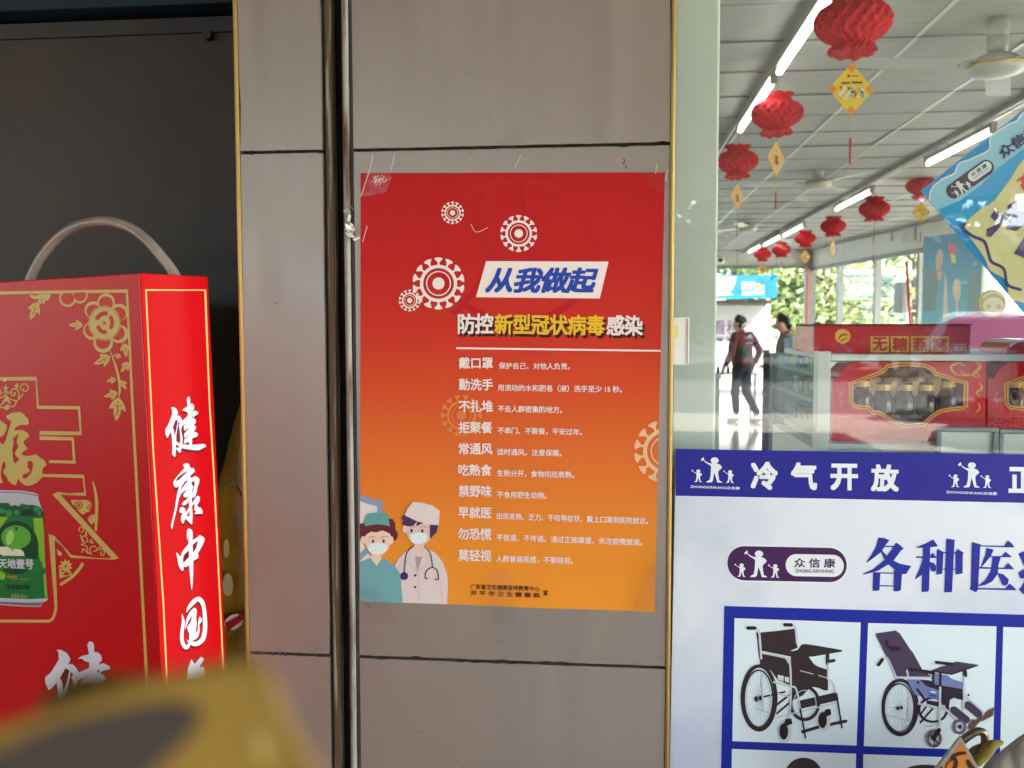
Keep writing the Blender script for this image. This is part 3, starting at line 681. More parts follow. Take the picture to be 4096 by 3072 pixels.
GZ = {'各': [[(250, 65), (330, 75), (392, 100), (385, 120), (345, 165), (290, 255), (190, 335), (88, 408), (82, 400), (160, 290), (215, 190)], [(325, 178), (462, 178), (462, 196), (318, 196)], [(450, 190), (482, 133), (530, 160), (590, 215), (550, 245), (450, 380), (380, 430), (240, 515), (130, 545), (40, 567), (42, 552), (180, 490), (330, 365)], [(295, 235), (372, 325), (450, 378), (540, 420), (692, 450), (650, 510), (625, 557), (560, 560), (470, 500), (380, 430), (330, 365), (285, 265)], [(180, 530), (272, 540), (262, 775), (235, 785), (170, 787)], [(460, 500), (565, 550), (550, 772), (520, 790), (452, 792)], [(250, 535), (470, 540), (470, 555), (250, 550)], [(262, 708), (458, 712), (458, 728), (262, 726)]],
 '种': [[(755, 195), (880, 150), (985, 92), (1052, 180), (1020, 190), (870, 205), (757, 206)], [(850, 190), (945, 195), (930, 770), (915, 795), (830, 800), (838, 560)], [(750, 318), (1040, 330), (1040, 343), (760, 342)], [(950, 308), (977, 270), (1028, 330), (950, 334)], [(850, 335), (842, 560), (745, 632), (738, 628), (790, 520), (832, 400)], [(935, 395), (990, 405), (1025, 450), (1020, 510), (985, 530), (955, 510), (935, 420)], [(1035, 225), (1060, 225), (1125, 262), (1108, 555), (1030, 568)], [(1288, 260), (1320, 220), (1402, 275), (1385, 290), (1382, 550), (1288, 567)], [(1110, 262), (1300, 265), (1300, 281), (1110, 278)], [(1105, 485), (1300, 487), (1300, 501), (1105, 499)], [(1165, 78), (1280, 98), (1272, 130), (1240, 790), (1225, 805), (1138, 806)]],
 '医': [[(1508, 125), (1630, 160), (1620, 190), (1590, 770), (1560, 806), (1475, 760), (1495, 730)], [(1610, 172), (1945, 178), (1992, 104), (2040, 140), (2082, 195), (2076, 201), (1610, 188)], [(1585, 745), (1960, 752), (2012, 688), (2060, 720), (2106, 770), (2095, 779), (1585, 766)], [(1705, 205), (1800, 230), (1762, 320), (1640, 464), (1625, 460), (1690, 300)], [(1760, 315), (1905, 318), (1962, 256), (2042, 325), (2036, 333), (1758, 330)], [(1600, 462), (1940, 474), (1996, 408), (2078, 490), (2072, 495), (1600, 485)], [(1785, 325), (1897, 325), (1865, 440), (1855, 560), (1780, 660), (1690, 705), (1595, 723), (1592, 712), (1690, 640), (1760, 520), (1780, 400)], [(1848, 542), (1930, 560), (2005, 630), (1992, 690), (1950, 719), (1915, 700), (1880, 610)]]}
for ch in GZ: Art(PS, mZ, 2).polys(GZ[ch]).build('headline_lettering', I_tb, sg)
Art(PS, mZ, 2).text('疗', (2165, 830), (2760, 840), 720, .02, hd=(-.05, -.025, 0, .025, .05)).build('headline_lettering', I_tb, sg)
# picture grid
Art(PS, K, 1).poly([(373, 845), (1100, 866), (1877, 889), (2680, 914), (2680, 2300), (345, 2240)]).build('grid_print', I_gb, sg)
I_cell = ink('cell', 206, 220, 226, 1.15, .3)
for q in ([(424, 906), (1057, 928), (1036, 1545), (413, 1523)], [(1094, 930), (1738, 947), (1720, 1570), (1072, 1548)], [(1772, 950), (2440, 968), (2420, 1594), (1756, 1574)], [(411, 1562), (1033, 1586), (1026, 2200), (400, 2180)], [(1070, 1588), (1714, 1612), (1700, 2225), (1062, 2204)], [(1752, 1614), (2420, 1636), (2400, 2250), (1740, 2228)]):
    Art(PS, K, 2).poly(q).build('picture_panel', I_cell, sg)
W1 = crop(2930, 2460, .32558); W2 = crop(3460, 2480, .31947)
def wk(name, mp, lst, par): 
    L = 3
    for (r, g, b), shapes in lst:
        A = Art(PS, mp, L)
        for s in shapes:
            if isinstance(s[0][0], (tuple, list)): A.polys(s)
            else: A.poly(s)
        if L == 3: par = A.build(name, ink('wc_%d_%d_%d' % (r, g, b), r, g, b, 1.15, .3), par)
        else: A.build(('dark_print', 'frame_print', 'wheel_print', 'detail_print', 'label_print', 'trim_print', 'tyre_print', 'hub_print', 'sticker_print', 'sticker_print')[int(L*2-7)], ink('wc_%d_%d_%d' % (r, g, b), r, g, b, 1.15, .3), par)
        L += .5
rb = ribbon
DK, SV, GW = (52, 42, 44), (186, 192, 196), (196, 198, 194)
spk = [rb([(325, 1015), (325+205*math.cos(t), 1015+390*math.sin(t))], 3, False, False) for t in [k*.35 for k in range(18)]]
wk('wheelchair_picture', W1, [
 ((160, 168, 172), [s for s in spk]),
 (DK, [ring(885, 1080, 172, 200, 40), rb([(540, 1100), (690, 985)], 26, False), rb([(545, 1205), (705, 1070)], 24, False), rb([(385, 1000), (640, 940)], 22, False), ring(320, 1025, 178, 350, 20), ring(325, 1015, 205, 392, 44), [(300, 215), (340, 212), (520, 195), (760, 165), (798, 400), (700, 440), (350, 420)], [(335, 470), (640, 520), (700, 620), (705, 860), (560, 800), (470, 680), (338, 610)], [(715, 500), (930, 505), (1000, 600), (1050, 630), (1170, 670), (1172, 920), (1130, 925), (1060, 895), (990, 880), (940, 900), (860, 985), (730, 1050), (720, 900)], [(330, 390), (740, 440), (800, 425), (845, 360), (890, 352), (1080, 380), (1345, 428), (1342, 446), (1000, 505), (820, 522), (700, 505), (330, 432)], rb([(860, 1430), (1080, 1365), (1390, 1300)], 40, False), [(800, 1052), (1272, 945), (1292, 1045), (822, 1152)], rb([(1165, 480), (1165, 590)], 44, False), rb([(1165, 570), (1245, 555)], 40, False), rb([(300, 215), (335, 520)], 14, False)]),
 (SV, [rb([(255, 152), (302, 165), (330, 235), (352, 530)], 24), rb([(720, 115), (768, 150), (790, 340)], 24), rb([(340, 455), (640, 518), (690, 560), (712, 690), (712, 1060), (688, 1262)], 24), rb([(500, 820), (700, 872), (780, 905), (830, 1150)], 22), rb([(1172, 590), (1168, 780)], 20), rb([(1170, 785), (1228, 830), (1270, 960)], 20), rb([(560, 1245), (700, 1215), (1270, 1075)], 18, False), rb([(280, 1140), (420, 1190)], 24, False), rb([(360, 740), (375, 1160)], 22, False), rb([(830, 680), (990, 722)], 10, False), rb([(560, 960), (700, 1000)], 20, False), rb([(1055, 738), (1160, 768)], 10, False), ring(318, 1025, 150, 330, 10), ring(885, 1085, 140, 165, 9)]),
 (GW, [ell(645, 1420, 82, 136), ell(1125, 1292, 78, 132), [(553, 728), (628, 745), (622, 825), (556, 800)], [(640, 750), (695, 765), (690, 830), (640, 810)]]),
 ((38, 34, 36), [ell(628, 1425, 54, 100), ell(1105, 1285, 52, 98), [(655, 1270), (720, 1265), (735, 1330), (680, 1350), (600, 1400)], [(1145, 1150), (1200, 1150), (1212, 1215), (1160, 1240), (1085, 1250)], rb([(190, 156), (270, 156)], 44, False), rb([(640, 116), (720, 118)], 42, False), rb([(830, 1150), (895, 1500)], 20, False), rb([(1275, 960), (1342, 1378)], 20, False), ell(290, 1025, 24, 34), ell(340, 1015, 20, 30)]),
 ((112, 160, 60), [[(558, 790), (622, 805), (620, 822), (558, 800)]]),
], sg)
PU, PD, BL_ = (70, 60, 82), (52, 42, 56), (112, 120, 166)
spk = [rb([(437, 1090), (437+200*math.cos(t), 1090+320*math.sin(t))], 3, False, False) for t in [k*.35 for k in range(18)]]
wk('wheelchair_picture', W2, [
 ((150, 160, 168), spk),
 (PD, [ring(850, 1120, 175, 150, 30), rb([(690, 1280), (860, 1090)], 22, False), rb([(690, 1180), (760, 1090)], 20, False), ring(425, 1095, 190, 300, 24), ring(437, 1090, 212, 340, 44), [(680, 740), (800, 750), (870, 790), (950, 800), (1220, 860), (1222, 1000), (1170, 990), (1105, 970), (1050, 1000), (970, 1072), (930, 1000), (930, 880), (770, 830)], [(770, 1000), (925, 1020), (920, 1085), (770, 1045)], rb([(1040, 990), (1030, 1110)], 34, False)]),
 (BL_, [[(518, 735), (680, 740), (775, 835), (932, 885), (930, 992), (760, 960), (620, 932)], [(860, 660), (1040, 690), (1070, 725), (1110, 742), (1222, 772), (1220, 862), (870, 800)]]),
 (PU, [[(135, 185), (140, 163), (380, 128), (432, 162), (560, 360), (598, 405), (710, 610), (830, 705), (385, 705), (230, 380)], [(820, 628), (1140, 515), (1412, 556), (1082, 672)], rb([(1112, 1125), (1262, 1245)], 98, False), rb([(1285, 1060), (1415, 1170)], 98, False)]),
 ((46, 36, 40), [[(240, 255), (275, 240), (300, 322), (440, 330), (445, 375), (320, 392), (262, 320)], rb([(560, 612), (850, 655)], 44, False), rb([(890, 525), (1090, 548)], 38, False), rb([(822, 632), (1082, 675), (1412, 560)], 16, False, False), rb([(215, 490), (168, 555)], 40, False), rb([(650, 860), (740, 980)], 26, False), rb([(1245, 640), (1250, 690)], 50, False), rb([(850, 670), (850, 800)], 24, False), rb([(940, 660), (938, 820)], 26, False), ell(405, 1100, 18, 26), ell(455, 1092, 16, 24), ell(825, 718, 12, 14), ell(1292, 934, 13, 14), ell(662, 778, 16, 18)]),
 (SV, [rb([(240, 468), (285, 480), (390, 712)], 14), rb([(385, 712), (820, 716)], 24, False), rb([(520, 625), (535, 695)], 22, False), rb([(935, 840), (928, 1330)], 30, False), rb([(1238, 700), (1230, 1125)], 18, False), rb([(950, 1060), (1285, 1370)], 24, False), rb([(660, 1040), (920, 1108)], 22, False), rb([(1250, 945), (1500, 1165)], 14, False), rb([(280, 1185), (560, 1262)], 20, False), rb([(548, 960), (550, 1260)], 20, False), rb([(815, 540), (990, 565)], 10, False), rb([(730, 1320), (830, 1325), (910, 1290)], 14), ring(430, 1095, 165, 290, 9)]),
 ((98, 70, 62), [[(1285, 1350), (1335, 1235), (1392, 1250), (1470, 1175), (1440, 1260), (1318, 1390)], [(1440, 1272), (1512, 1150), (1612, 1082), (1600, 1190)]]),
 ((98, 84, 108), [ring(860, 1478, 80, 96, 34), ring(1180, 1330, 70, 80, 30)]),
 ((44, 34, 38), [ell(860, 1478, 24, 30), rb([(860, 1478), (800, 1430)], 14, False), rb([(860, 1478), (910, 1540)], 14, False), rb([(860, 1478), (860, 1560)], 14, False), rb([(850, 1470), (920, 1370)], 56, False), ell(1180, 1330, 22, 28)]),
 ((214, 222, 230), [[(812, 880), (885, 892), (885, 908), (812, 898)]]),
 ((44, 74, 150), [[(806, 920), (888, 936), (888, 958), (806, 944)]]),
], sg)
Art(PS, K, 3).poly(ell(770, 1690, 92, 85)).poly(ell(1380, 1680, 110, 40)).build('wheelchair_picture', ink('wc_hat', 60, 48, 48), sg)

# ================================================================== HANGING BANNER behind the glass
BY = .062; PB = wallplane(BY); mB = crop(3650, 430, .34361); mB3 = crop(3280, 880, .36890)
bn = thing('hanging_banner', 'blue and cream promotional banner hung on its corner inside the shop window', 'banner', PB.world(*PB.pt(*mB(95, 970))))
c0 = PB.pt(*mB(95, 970)); cu = Vector(PB.pt(*mB(1298, 22)))-Vector(c0); cl_ = Vector(PB.pt(*mB3(2212, 1012)))-Vector(c0)
cu.normalize(); cl_.normalize()
SZ = .46
sq = [Vector(c0), Vector(c0)+cl_*SZ, Vector(c0)+(cu+cl_)*SZ, Vector(c0)+cu*SZ]
MB().prism([PB.world(q[0], q[1]) for q in sq], PB.n, .0012).build('card', ink('banner_blue', 48, 146, 206, 1.1, .35), bn)
BC = [edge_clip(sq[i], sq[(i+1) % 4], (sq[0]+sq[2])/2) for i in range(4)]
lp = [(195, 1085), (215, 990), (235, 900), (330, 845), (380, 800), (480, 760), (540, 655), (680, 600), (790, 545), (890, 490), (915, 330), (1010, 255), (1110, 200), (1200, 170), (1240, 90), (1300, 50), (1900, -330), (2400, 400), (1900, 600), (1298, 640), (1000, 1000), (800, 1200), (450, 1310), (380, 1320)]
Art(PB, mB, 1, BC).poly(spline(lp, 3)).build('pale_wave', ink('banner_pale', 150, 200, 222, 1.1), bn)
Art(PB, mB, 2, BC).polys(ribbon([(195, 1085), (215, 960), (335, 840), (350, 835), (480, 770), (540, 655), (680, 605), (700, 590), (890, 490), (905, 350), (1090, 215), (1110, 200), (1220, 150), (1300, 50), (1500, -70)], 18)).build('wave_edge', ink('banner_white', 220, 232, 232), bn)
Art(PB, mB, 2, BC).poly([(300, 1190), (560, 1080), (800, 900), (1000, 700), (1298, 480), (1900, 200), (2100, 900), (1298, 700), (900, 1180), (560, 1360), (420, 1360)]).build('blue_wave', ink('banner_mid', 64, 160, 214), bn)
Art(PB, mB, 3, BC).poly(spline([(640, 1310), (800, 1180), (950, 1080), (1150, 810), (1298, 600), (1700, 300), (2600, 900), (2300, 2600), (1500, 2500), (1300, 2280), (1130, 2230), (1080, 2010), (900, 1900), (840, 1760), (700, 1560), (600, 1420)], 3)).build('cream_field', ink('banner_cream', 214, 204, 150, 1.15), bn)
Art(PB, mB, 4, BC).polys(ribbon([(595, 1370), (600, 1420), (700, 1500), (830, 1560), (880, 1700), (920, 1800), (1060, 1880), (1100, 2060), (1250, 2120)], 36)).build('scallop_edge', ink('banner_purple', 86, 66, 120), bn)
mk = crop(3650, 430, .34361)
ang = math.atan2(-340, 470)
def rot(cx, cy, pts): 
    c_, s_ = math.cos(ang), math.sin(ang); return [(cx+x*c_-y*s_, cy+x*s_+y*c_) for x, y in pts]
Art(PB, mB, 3, BC).poly(rot(670, 835, rrect(-318, -92, 318, 92, 90))).build('logo_pill', ink('banner_logo', 74, 60, 82), bn)
Art(PB, mB, 4, BC).poly(rot(780, 745, rrect(-155, -62, 155, 62, 60))).build('logo_inner_pill', I_sw, bn)
A = Art(PB, mB, 4, BC); 
for lp_ in FIG:
    for k_, ox, oy in ((.36, 550, 935), (.2, 510, 1005), (.2, 645, 905)):
        A.poly(rot(ox, oy, [((x-500)*k_, (y-350)*k_) for x, y in lp_]))
A.build('emblem', I_sw, bn)
Art(PB, mB, 5, BC).text('众 信 康', (690, 812), (868, 688), 50, .02, top=(666, 772)).build('logo_lettering', ink('banner_logo2', 60, 46, 66), bn)
Art(PB, mB, 5, BC).text('ZHONG XIN KANG', (712, 838), (884, 712), 18, .0, top=(702, 824)).build('logo_lettering', ink('banner_logo2', 60, 46, 66), bn)
Art(PB, mB, 5, BC).text('众信康', (1055, 610), (1500, 290), 150, .03, top=(968, 490)).build('banner_lettering', ink('banner_text', 62, 52, 96), bn)
Art(PB, mB, 5, BC).text('高', (1290, 990), (1500, 850), 200, .03, top=(1190, 830)).build('banner_lettering', ink('banner_red', 206, 92, 70), bn)
A = Art(PB, mB, 5, BC)
for q in ([(900, 1272), (955, 1195), (1052, 1262), (985, 1345)], [(1100, 1140), (1208, 1090), (1215, 1200), (1298, 1215), (1400, 1300), (1200, 1440), (1080, 1420), (1160, 1250), (1105, 1240)], [(858, 1415), (1000, 1350), (1100, 1180), (1140, 1260), (905, 1510), (860, 1500)], [(1180, 1700), (1300, 1500), (1500, 1560), (1400, 1800)]): A.poly(q)
A.build('banner_lettering', ink('banner_plum', 96, 72, 112), bn)
MB().tube([PB.world(*(sq[3]), .0), PB.world(sq[3][0], 3.19)], .0008, 5).build('cord', I_sw, bn)
# ================================================================== RED DISPLAY BOX on the left
tilt = R(1.53)
BU = (Vector((0, 0, 1))*math.cos(tilt) - Vector((RGT.x, RGT.y, 0)).normalized()*math.sin(tilt)).normalized()
BC0 = atd(555, 1092, 1.36); BL0 = atd(0, 1108, 1.474)
BF = (BL0-BC0); BF = (BF-BU*BF.dot(BU)).normalized()          # along the front face, to the left
BD = BU.cross(BF); BD = BD if BD.dot(FWD) > 0 else -BD           # into depth
BW, BDP = .468, .1452
PF = Plane(BC0, -BF, BU); PSD = Plane(BC0, BD, BU)
HB = (BC0.z)/BU.z
foot = BC0-BU*HB
bx = thing('display_box', 'tall red and gold drink carton display with grey tube handle at left', 'display box', foot)
ctr = BC0+BF*BW/2+BD*BDP/2-BU*HB/2
M_red = mat('red_gloss_print', S(190, 8, 16, 1.12), .34, spec=.25, bump=.01, bscale=14, var=.03, scale=2)
bevel(MB().obox(ctr, BF*BW/2, BD*BDP/2, BU*(HB/2)).build('carton', M_red, bx), .0016)
# tube handle in the middle of the box's depth
PH = Plane(BC0+BD*BDP*.80, -BF, BU)
hp = [(98, 1240), (112, 1150), (138, 1080), (180, 1010), (240, 945), (320, 900), (420, 886), (510, 908), (580, 955), (640, 1020), (690, 1085), (722, 1150), (735, 1240)]
hw = [PH.world(*PH.pt(*p)) for p in spline(hp, 4)]
M_tube = mat('grey_tube', S(150, 136, 124), .3, var=.2, scale=18, coat=.35, bump=.06, bscale=40)
MB().tube(hw, .0086, 14).build('handle', M_tube, bx, smooth=True)
I_g = ink('box_gold', 198, 176, 98, 1.15, .35); I_bw = ink('box_white', 214, 216, 230, 1.1, .35); I_r = ink('box_red', 188, 12, 20, 1.15, .3); I_sh = ink('box_shade', 120, 10, 20, 1.0, .35)
c3 = crop(0, 800, .60277); c4 = crop(0, 1800, .76655); c5 = crop(300, 1150, .33163); c6 = crop(0, 1500, .27730); c7 = crop(0, 1940, .30151); c8 = crop(150, 1940, .28926)
WL = (-BW, 0)  # front face spans -BW..0
CF = [(-1, 0, BW-.002), (1, 0, -.0005)]
px = lambda x, y: (x, y)
A = Art(PF, px, 1, CF); A.polys(rb([(-400, 1178), (508, 1164), (540, 1800), (592, 2800), (640, 3700)], 11, False, False)); A.build('front_border', I_g, bx)
A = Art(PSD, px, 1)
A.polys(rb([(583, 1160), (820, 1161), (838, 1620), (855, 1900), (893, 2680), (960, 3900)], 6.5, False, False)); A.polys(rb([(583, 1158), (612, 1800), (652, 2400), (668, 2740), (720, 3900)], 6.5, False, False)); A.build('side_border', ink('side_gold', 226, 186, 112, 1.15, .35), bx)
Art(PSD, px, 1).polys(rb([(559, 1094), (600, 1860), (640, 2650), (700, 3800)], 3, False, False)).build('fold_seam', ink('seam_dark', 40, 8, 12), bx)
# flower and leaves
A = Art(PF, c5, 2, CF)
for cx, cy, r_ in ((380, 180, 108), (535, 300, 105), (535, 560, 112), (345, 670, 118), (215, 520, 112), (225, 270, 105)): A.poly(ell(cx, cy, r_, r_, 26))
A.build('flower_print', I_g, bx)
A = Art(PF, c5, 3, CF)
for cx, cy, r_ in ((380, 190, 84), (535, 318, 84), (522, 550, 84), (345, 655, 86), (212, 510, 84), (228, 285, 82)): A.poly(ell(cx, cy, r_, r_, 26))
A.build('petal_cutout', I_r, bx)
A = Art(PF, c5, 4, CF)
A.poly([(365+(r_*math.cos(t)), 430+r_*1.08*math.sin(t)) for k in range(132) for t, r_ in [(2*math.pi*k/132, 208 if k % 2 else 172)]]); A.build('flower_heart', I_g, bx)
A = Art(PF, c5, 5, CF)
A.poly(ell(365, 430, 18, 20, 16)); A.polys(rb(ell(372, 430, 105, 118, 24, 0, 200, 290), [4]+[52]*23+[4], False, False)); A.polys(rb(ell(372, 425, 88, 105, 24, 0, -50, 45), [4]+[44]*23+[4], False, False)); A.polys(rb(ell(372, 430, 88, 108, 24, 0, 75, 165), [4]+[48]*23+[4], False, False))
A.build('petal_cutout', I_r, bx)
LEAF = [(0, 0), (-55, 35), (-100, 110), (-98, 140), (-50, 130), (-45, 200), (-20, 270), (-8, 280), (20, 240), (38, 180), (40, 135), (90, 165), (98, 160), (80, 90), (40, 30)]
def leaf(A, B, x, y, s, a):
    c_, s_ = math.cos(R(a)), math.sin(R(a)); f = lambda u, v: (x+s*(u*c_-v*s_), y+s*(u*s_+v*c_))
    A.poly([f(*q) for q in LEAF])
    for q in ([(0, 45), (0, 150), (-8, 215)], [(0, 110), (-50, 90)], [(0, 110), (45, 95)], [(0, 165), (20, 150)]): B.polys(rb([f(*u) for u in q], 9*s, False, False))
A = Art(PF, c5, 2, CF); Bv = Art(PF, c5, 3, CF)
for x, y, s, a in ((530, 1325, 1.02, 4), (518, 1270, .6, 72), (497, 1105, .42, 75), (430, 830, .78, 62), (552, 1120, .48, -35), (650, 900, .55, 35), (560, 830, .35, 95), (600, 672, .6, -10), (100, 455, .6, 90)): leaf(A, Bv, x, y, s, a)
A.polys(rb([(430, 765), (500, 960), (540, 1130), (545, 1250), (530, 1325)], [8, 26, 32, 28, 8]))
A.build('leaf_spray', I_g, bx); Bv.build('leaf_veins', I_r, bx)
y0c = PF.pt(300, 1171)[1]
A = Art(PF, c3, 2, CF+[(0, 1, y0c)])
for cx, cy, r_ in ((452, 652, 58), (530, 632, 55), (240, 612, 46), (300, 630, 40)): A.poly(ell(cx, cy, r_, r_, 24))
A.build('flower_print', I_g, bx)
A = Art(PF, c3, 3, CF+[(0, 1, y0c)])
for cx, cy, r_ in ((452, 650, 44), (535, 632, 40), (240, 608, 28)): A.poly(ell(cx, cy, r_, r_, 24))
A.build('petal_cutout', I_r, bx)
A = Art(PF, c3, 2, CF); Bv = Art(PF, c3, 3, CF); leaf(A, Bv, 250, 680, .44, 20); leaf(A, Bv, 300, 640, .3, 40); A.build('leaf_spray', I_g, bx); Bv.build('leaf_veins', I_r, bx)
# stepped outline
A = Art(PF, c6, 2, CF)
A.polys(rb([(-900, 56), (526, 52), (553, 465), (1147, 472), (1170, 842), (580, 835), (584, 908), (1056, 920), (1078, 1256), (716, 1246)], 40, False, False))
A.build('outline_print', I_g, bx)
A = Art(PF, c8, 2, CF)
A.polys(rb([(15, -135), (640, -120), (664, 126), (250, 112), (1090, 1022), (470, 986), (200, 690), (262, 1690), (245, 1780), (215, 1850), (170, 1880), (-900, 1880)], 38, False, False))
A.polys(rb([(775, -40), (812, 120), (826, 300), (812, 620)], [20, 40, 42, 36])); A.polys(rb([(632, 1075), (590, 1150), (480, 1270), (320, 1378)], 42, True, False))
A.build('outline_print', I_g, bx)
A = Art(PF, c8, 2, CF); B2 = Art(PF, c8, 3, CF)
A.poly([(470, 205), (690, 205), (745, 240), (755, 300), (720, 370), (680, 375), (640, 410), (600, 390), (470, 240)]); A.poly([(690, 470), (740, 415), (800, 408), (810, 500), (750, 548)]); A.poly([(275, 885), (340, 935), (335, 980), (285, 965)])
A.poly([(398+(100 if k % 2 else 62)*math.cos(k*math.pi/9), 1118+(100 if k % 2 else 62)*math.sin(k*math.pi/9)) for k in range(18)]); A.poly([(300, 1090), (340, 1200), (460, 1180), (480, 1240), (310, 1290)])
for k in range(12): B2.poly(ell(580+45*math.cos(k*math.pi/6), 280+45*math.sin(k*math.pi/6), 20, 7, 8, k*30))
B2.poly(ell(580, 280, 16, 16, 12)); B2.poly(ell(398, 1118, 16, 16, 12)); B2.polys(rb([(690, 300), (715, 330), (740, 300), (715, 270)], 14)); B2.polys(rb([(700, 480), (760, 430)], 8, False)); B2.poly([(350, 1240), (400, 1200), (450, 1215), (440, 1245)])
for q in ([(590, 640), (580, 600), (620, 580), (645, 630), (615, 650)], [(600, 690), (640, 800), (700, 760), (660, 700), (620, 740), (650, 770)], [(610, 820), (690, 850), (700, 930), (760, 950)], [(740, 940), (730, 880), (790, 840), (830, 900), (780, 910)], [(850, 890), (920, 890), (925, 960), (880, 965), (890, 920)], [(720, 780), (770, 800), (740, 750)], [(620, 930), (640, 880), (700, 940)], [(690, 690), (670, 650)]): A.polys(rb(q, 16))
A.poly([(655, 690), (690, 645), (690, 695)]); A.poly([(830, 870), (875, 838), (860, 885)])
A.build('floral_print', I_g, bx); B2.build('petal_cutout', I_r, bx)
A = Art(PF, c6, 2, CF)
for q in ([(50, 260), (90, 230), (135, 260)], [(60, 400), (0, 450), (40, 470), (130, 440), (190, 460), (240, 400), (220, 370)], [(90, 290), (160, 350), (250, 370), (310, 310), (345, 270)], [(270, 330), (280, 250), (220, 200), (160, 230), (190, 300), (230, 270), (205, 250)], [(295, 210), (310, 150), (370, 130), (415, 180), (390, 230), (330, 220), (350, 190)], [(0, 330), (60, 310), (110, 250)], [(0, 200), (20, 250), (0, 300)]): A.polys(rb(q, 18))
A.poly([(90, 125), (105, 180), (135, 175), (105, 215), (70, 215), (40, 175), (75, 180)]); A.poly([(98, 300), (165, 400), (150, 420), (100, 370), (50, 420), (35, 390)]); A.poly([(105, 415), (150, 480), (100, 510), (60, 485)]); A.poly([(218, 150), (262, 108), (275, 150), (262, 200), (230, 185)])
A.build('ornament_print', I_g, bx)
Art(PF, c6, 4, CF).poly(ell(78, 72, 22, 24, 16)).build('paper_dot', I_bw, bx)
A = Art(PF, c6, 2, CF)
FU = [(90, 590), (180, 545), (290, 530), (350, 560), (370, 595), (410, 630), (426, 690), (410, 716), (300, 720), (235, 750), (212, 800), (330, 788), (410, 840), (426, 890), (350, 950), (350, 985), (405, 1060), (310, 1130), (345, 1162), (430, 1165), (530, 1145), (580, 1190), (650, 1230), (676, 1300), (620, 1345), (610, 1480), (540, 1550), (460, 1590), (380, 1596), (310, 1550), (262, 1490), (250, 1560), (225, 1592), (180, 1570), (120, 1520), (105, 1470), (50, 1410), (50, 1370), (90, 1330), (75, 1235), (40, 1280), (20, 1380), (20, 1470), (50, 1540), (30, 1566), (-60, 1530), (-200, 1400), (-160, 1000), (0, 972), (50, 1000), (90, 940), (120, 830), (170, 670), (110, 630)]
A.poly(FU, [(195, 910), (275, 845), (245, 960), (275, 1030), (225, 1110), (225, 1150), (290, 1222), (213, 1278), (195, 1200), (185, 1070), (202, 990)], [(400, 1240), (470, 1243), (485, 1290), (460, 1400), (400, 1482), (350, 1496), (325, 1470), (345, 1430), (400, 1415), (436, 1390), (430, 1360), (400, 1332), (410, 1290)])
A.poly([(-200, 560), (0, 645), (100, 720), (106, 760), (75, 850), (30, 890), (-120, 900)])
A.build('fortune_lettering', I_g, bx)
# the printed drink can
def canp(n, polys, layer, r, g, b): return dk(n, polys, layer, r, g, b, bx if layer < 3 else CANP[0], 1.12 if r > g or g < 90 else 1.5, c7, CF, PF)
CANP = [None]
def canp0(*a): CANP[0] = canp(*a)
canp0('can_print', [[(-560, 66), (0, 66), (300, 74), (450, 98), (512, 130), (516, 190), (555, 300), (572, 340), (590, 620), (610, 1100), (638, 1505), (632, 1530), (565, 1560), (550, 1612), (380, 1612), (0, 1588), (-560, 1570)]], 2, 168, 170, 178)
canp('can_rim', [[(-560, 88), (0, 88), (300, 96), (450, 122), (510, 140), (505, 150), (440, 134), (290, 106), (0, 98), (-560, 98)], [(-560, 1530), (0, 1545), (380, 1560), (560, 1555), (550, 1600), (380, 1600), (0, 1575), (-560, 1560)]], 3, 92, 96, 112)
canp('can_body', [[(-560, 330), (572, 340), (590, 620), (610, 1100), (637, 1500), (400, 1512), (0, 1495), (-560, 1480)]], 3, 26, 98, 38)
canp('can_lime', [[(450, 440), (575, 430), (592, 620), (612, 1100), (560, 1100), (470, 640)], [(0, 420), (120, 420), (20, 560), (-40, 560)], [(0, 1130), (90, 1180), (60, 1260), (0, 1240)], [(585, 1180), (616, 1180), (634, 1480), (606, 1490)]], 4, 112, 168, 38)
canp('can_bubbles', [[(-560, 240), (120, 236), (160, 280), (200, 262), (260, 280), (300, 242), (360, 262), (440, 262), (520, 280), (556, 310), (574, 400), (570, 430), (480, 414), (0, 410), (-560, 400)]], 4, 18, 84, 46)
canp('can_bubble_light', [ell(40, 340, 42, 36), ell(128, 368, 50, 42), ell(236, 364, 42, 36), ell(500, 312, 40, 40), ell(300, 262, 26, 18), ell(535, 372, 26, 32), [(330, 290), (390, 290), (390, 300), (330, 300)]], 5, 42, 124, 62)
canp('can_bubble_dark', [[(300, 350), (340, 325), (430, 320), (480, 412), (300, 405)]], 6, 10, 52, 34)
canp('can_oval', [ell(225, 830, 300, 355, 36)], 5, 14, 66, 36)
canp('can_apple', [ell(228, 690, 198, 158, 34)], 6, 78, 152, 44)
canp('can_apple_light', [ell(150, 690, 52, 100, 20, 12)], 7, 140, 190, 92)
canp('can_apple_slice', [[(12, 812), (120, 815), (160, 840), (290, 848), (330, 880), (346, 936), (60, 936), (15, 910)]], 7, 206, 212, 176)
canp('can_apple_seed', [[(160, 848), (205, 850), (185, 872)], rb([(238, 600), (235, 540), (262, 505)], 9)[0], [(215, 540), (240, 560), (265, 540), (245, 600), (230, 600)]], 8, 60, 50, 26)
canp('can_ribbon', [[(-300, 950), (0, 945), (100, 932), (250, 936), (380, 955), (520, 985), (490, 1160), (330, 1112), (200, 1100), (0, 1110), (-300, 1160)], [(500, 985), (572, 1010), (585, 1110), (500, 1190)]], 8, 24, 106, 48)
Art(PF, c7, 9.5, CF).text('天地壹号', (5, 1098), (468, 1112), 132, .022).build('can_lettering', I_bw, bx)
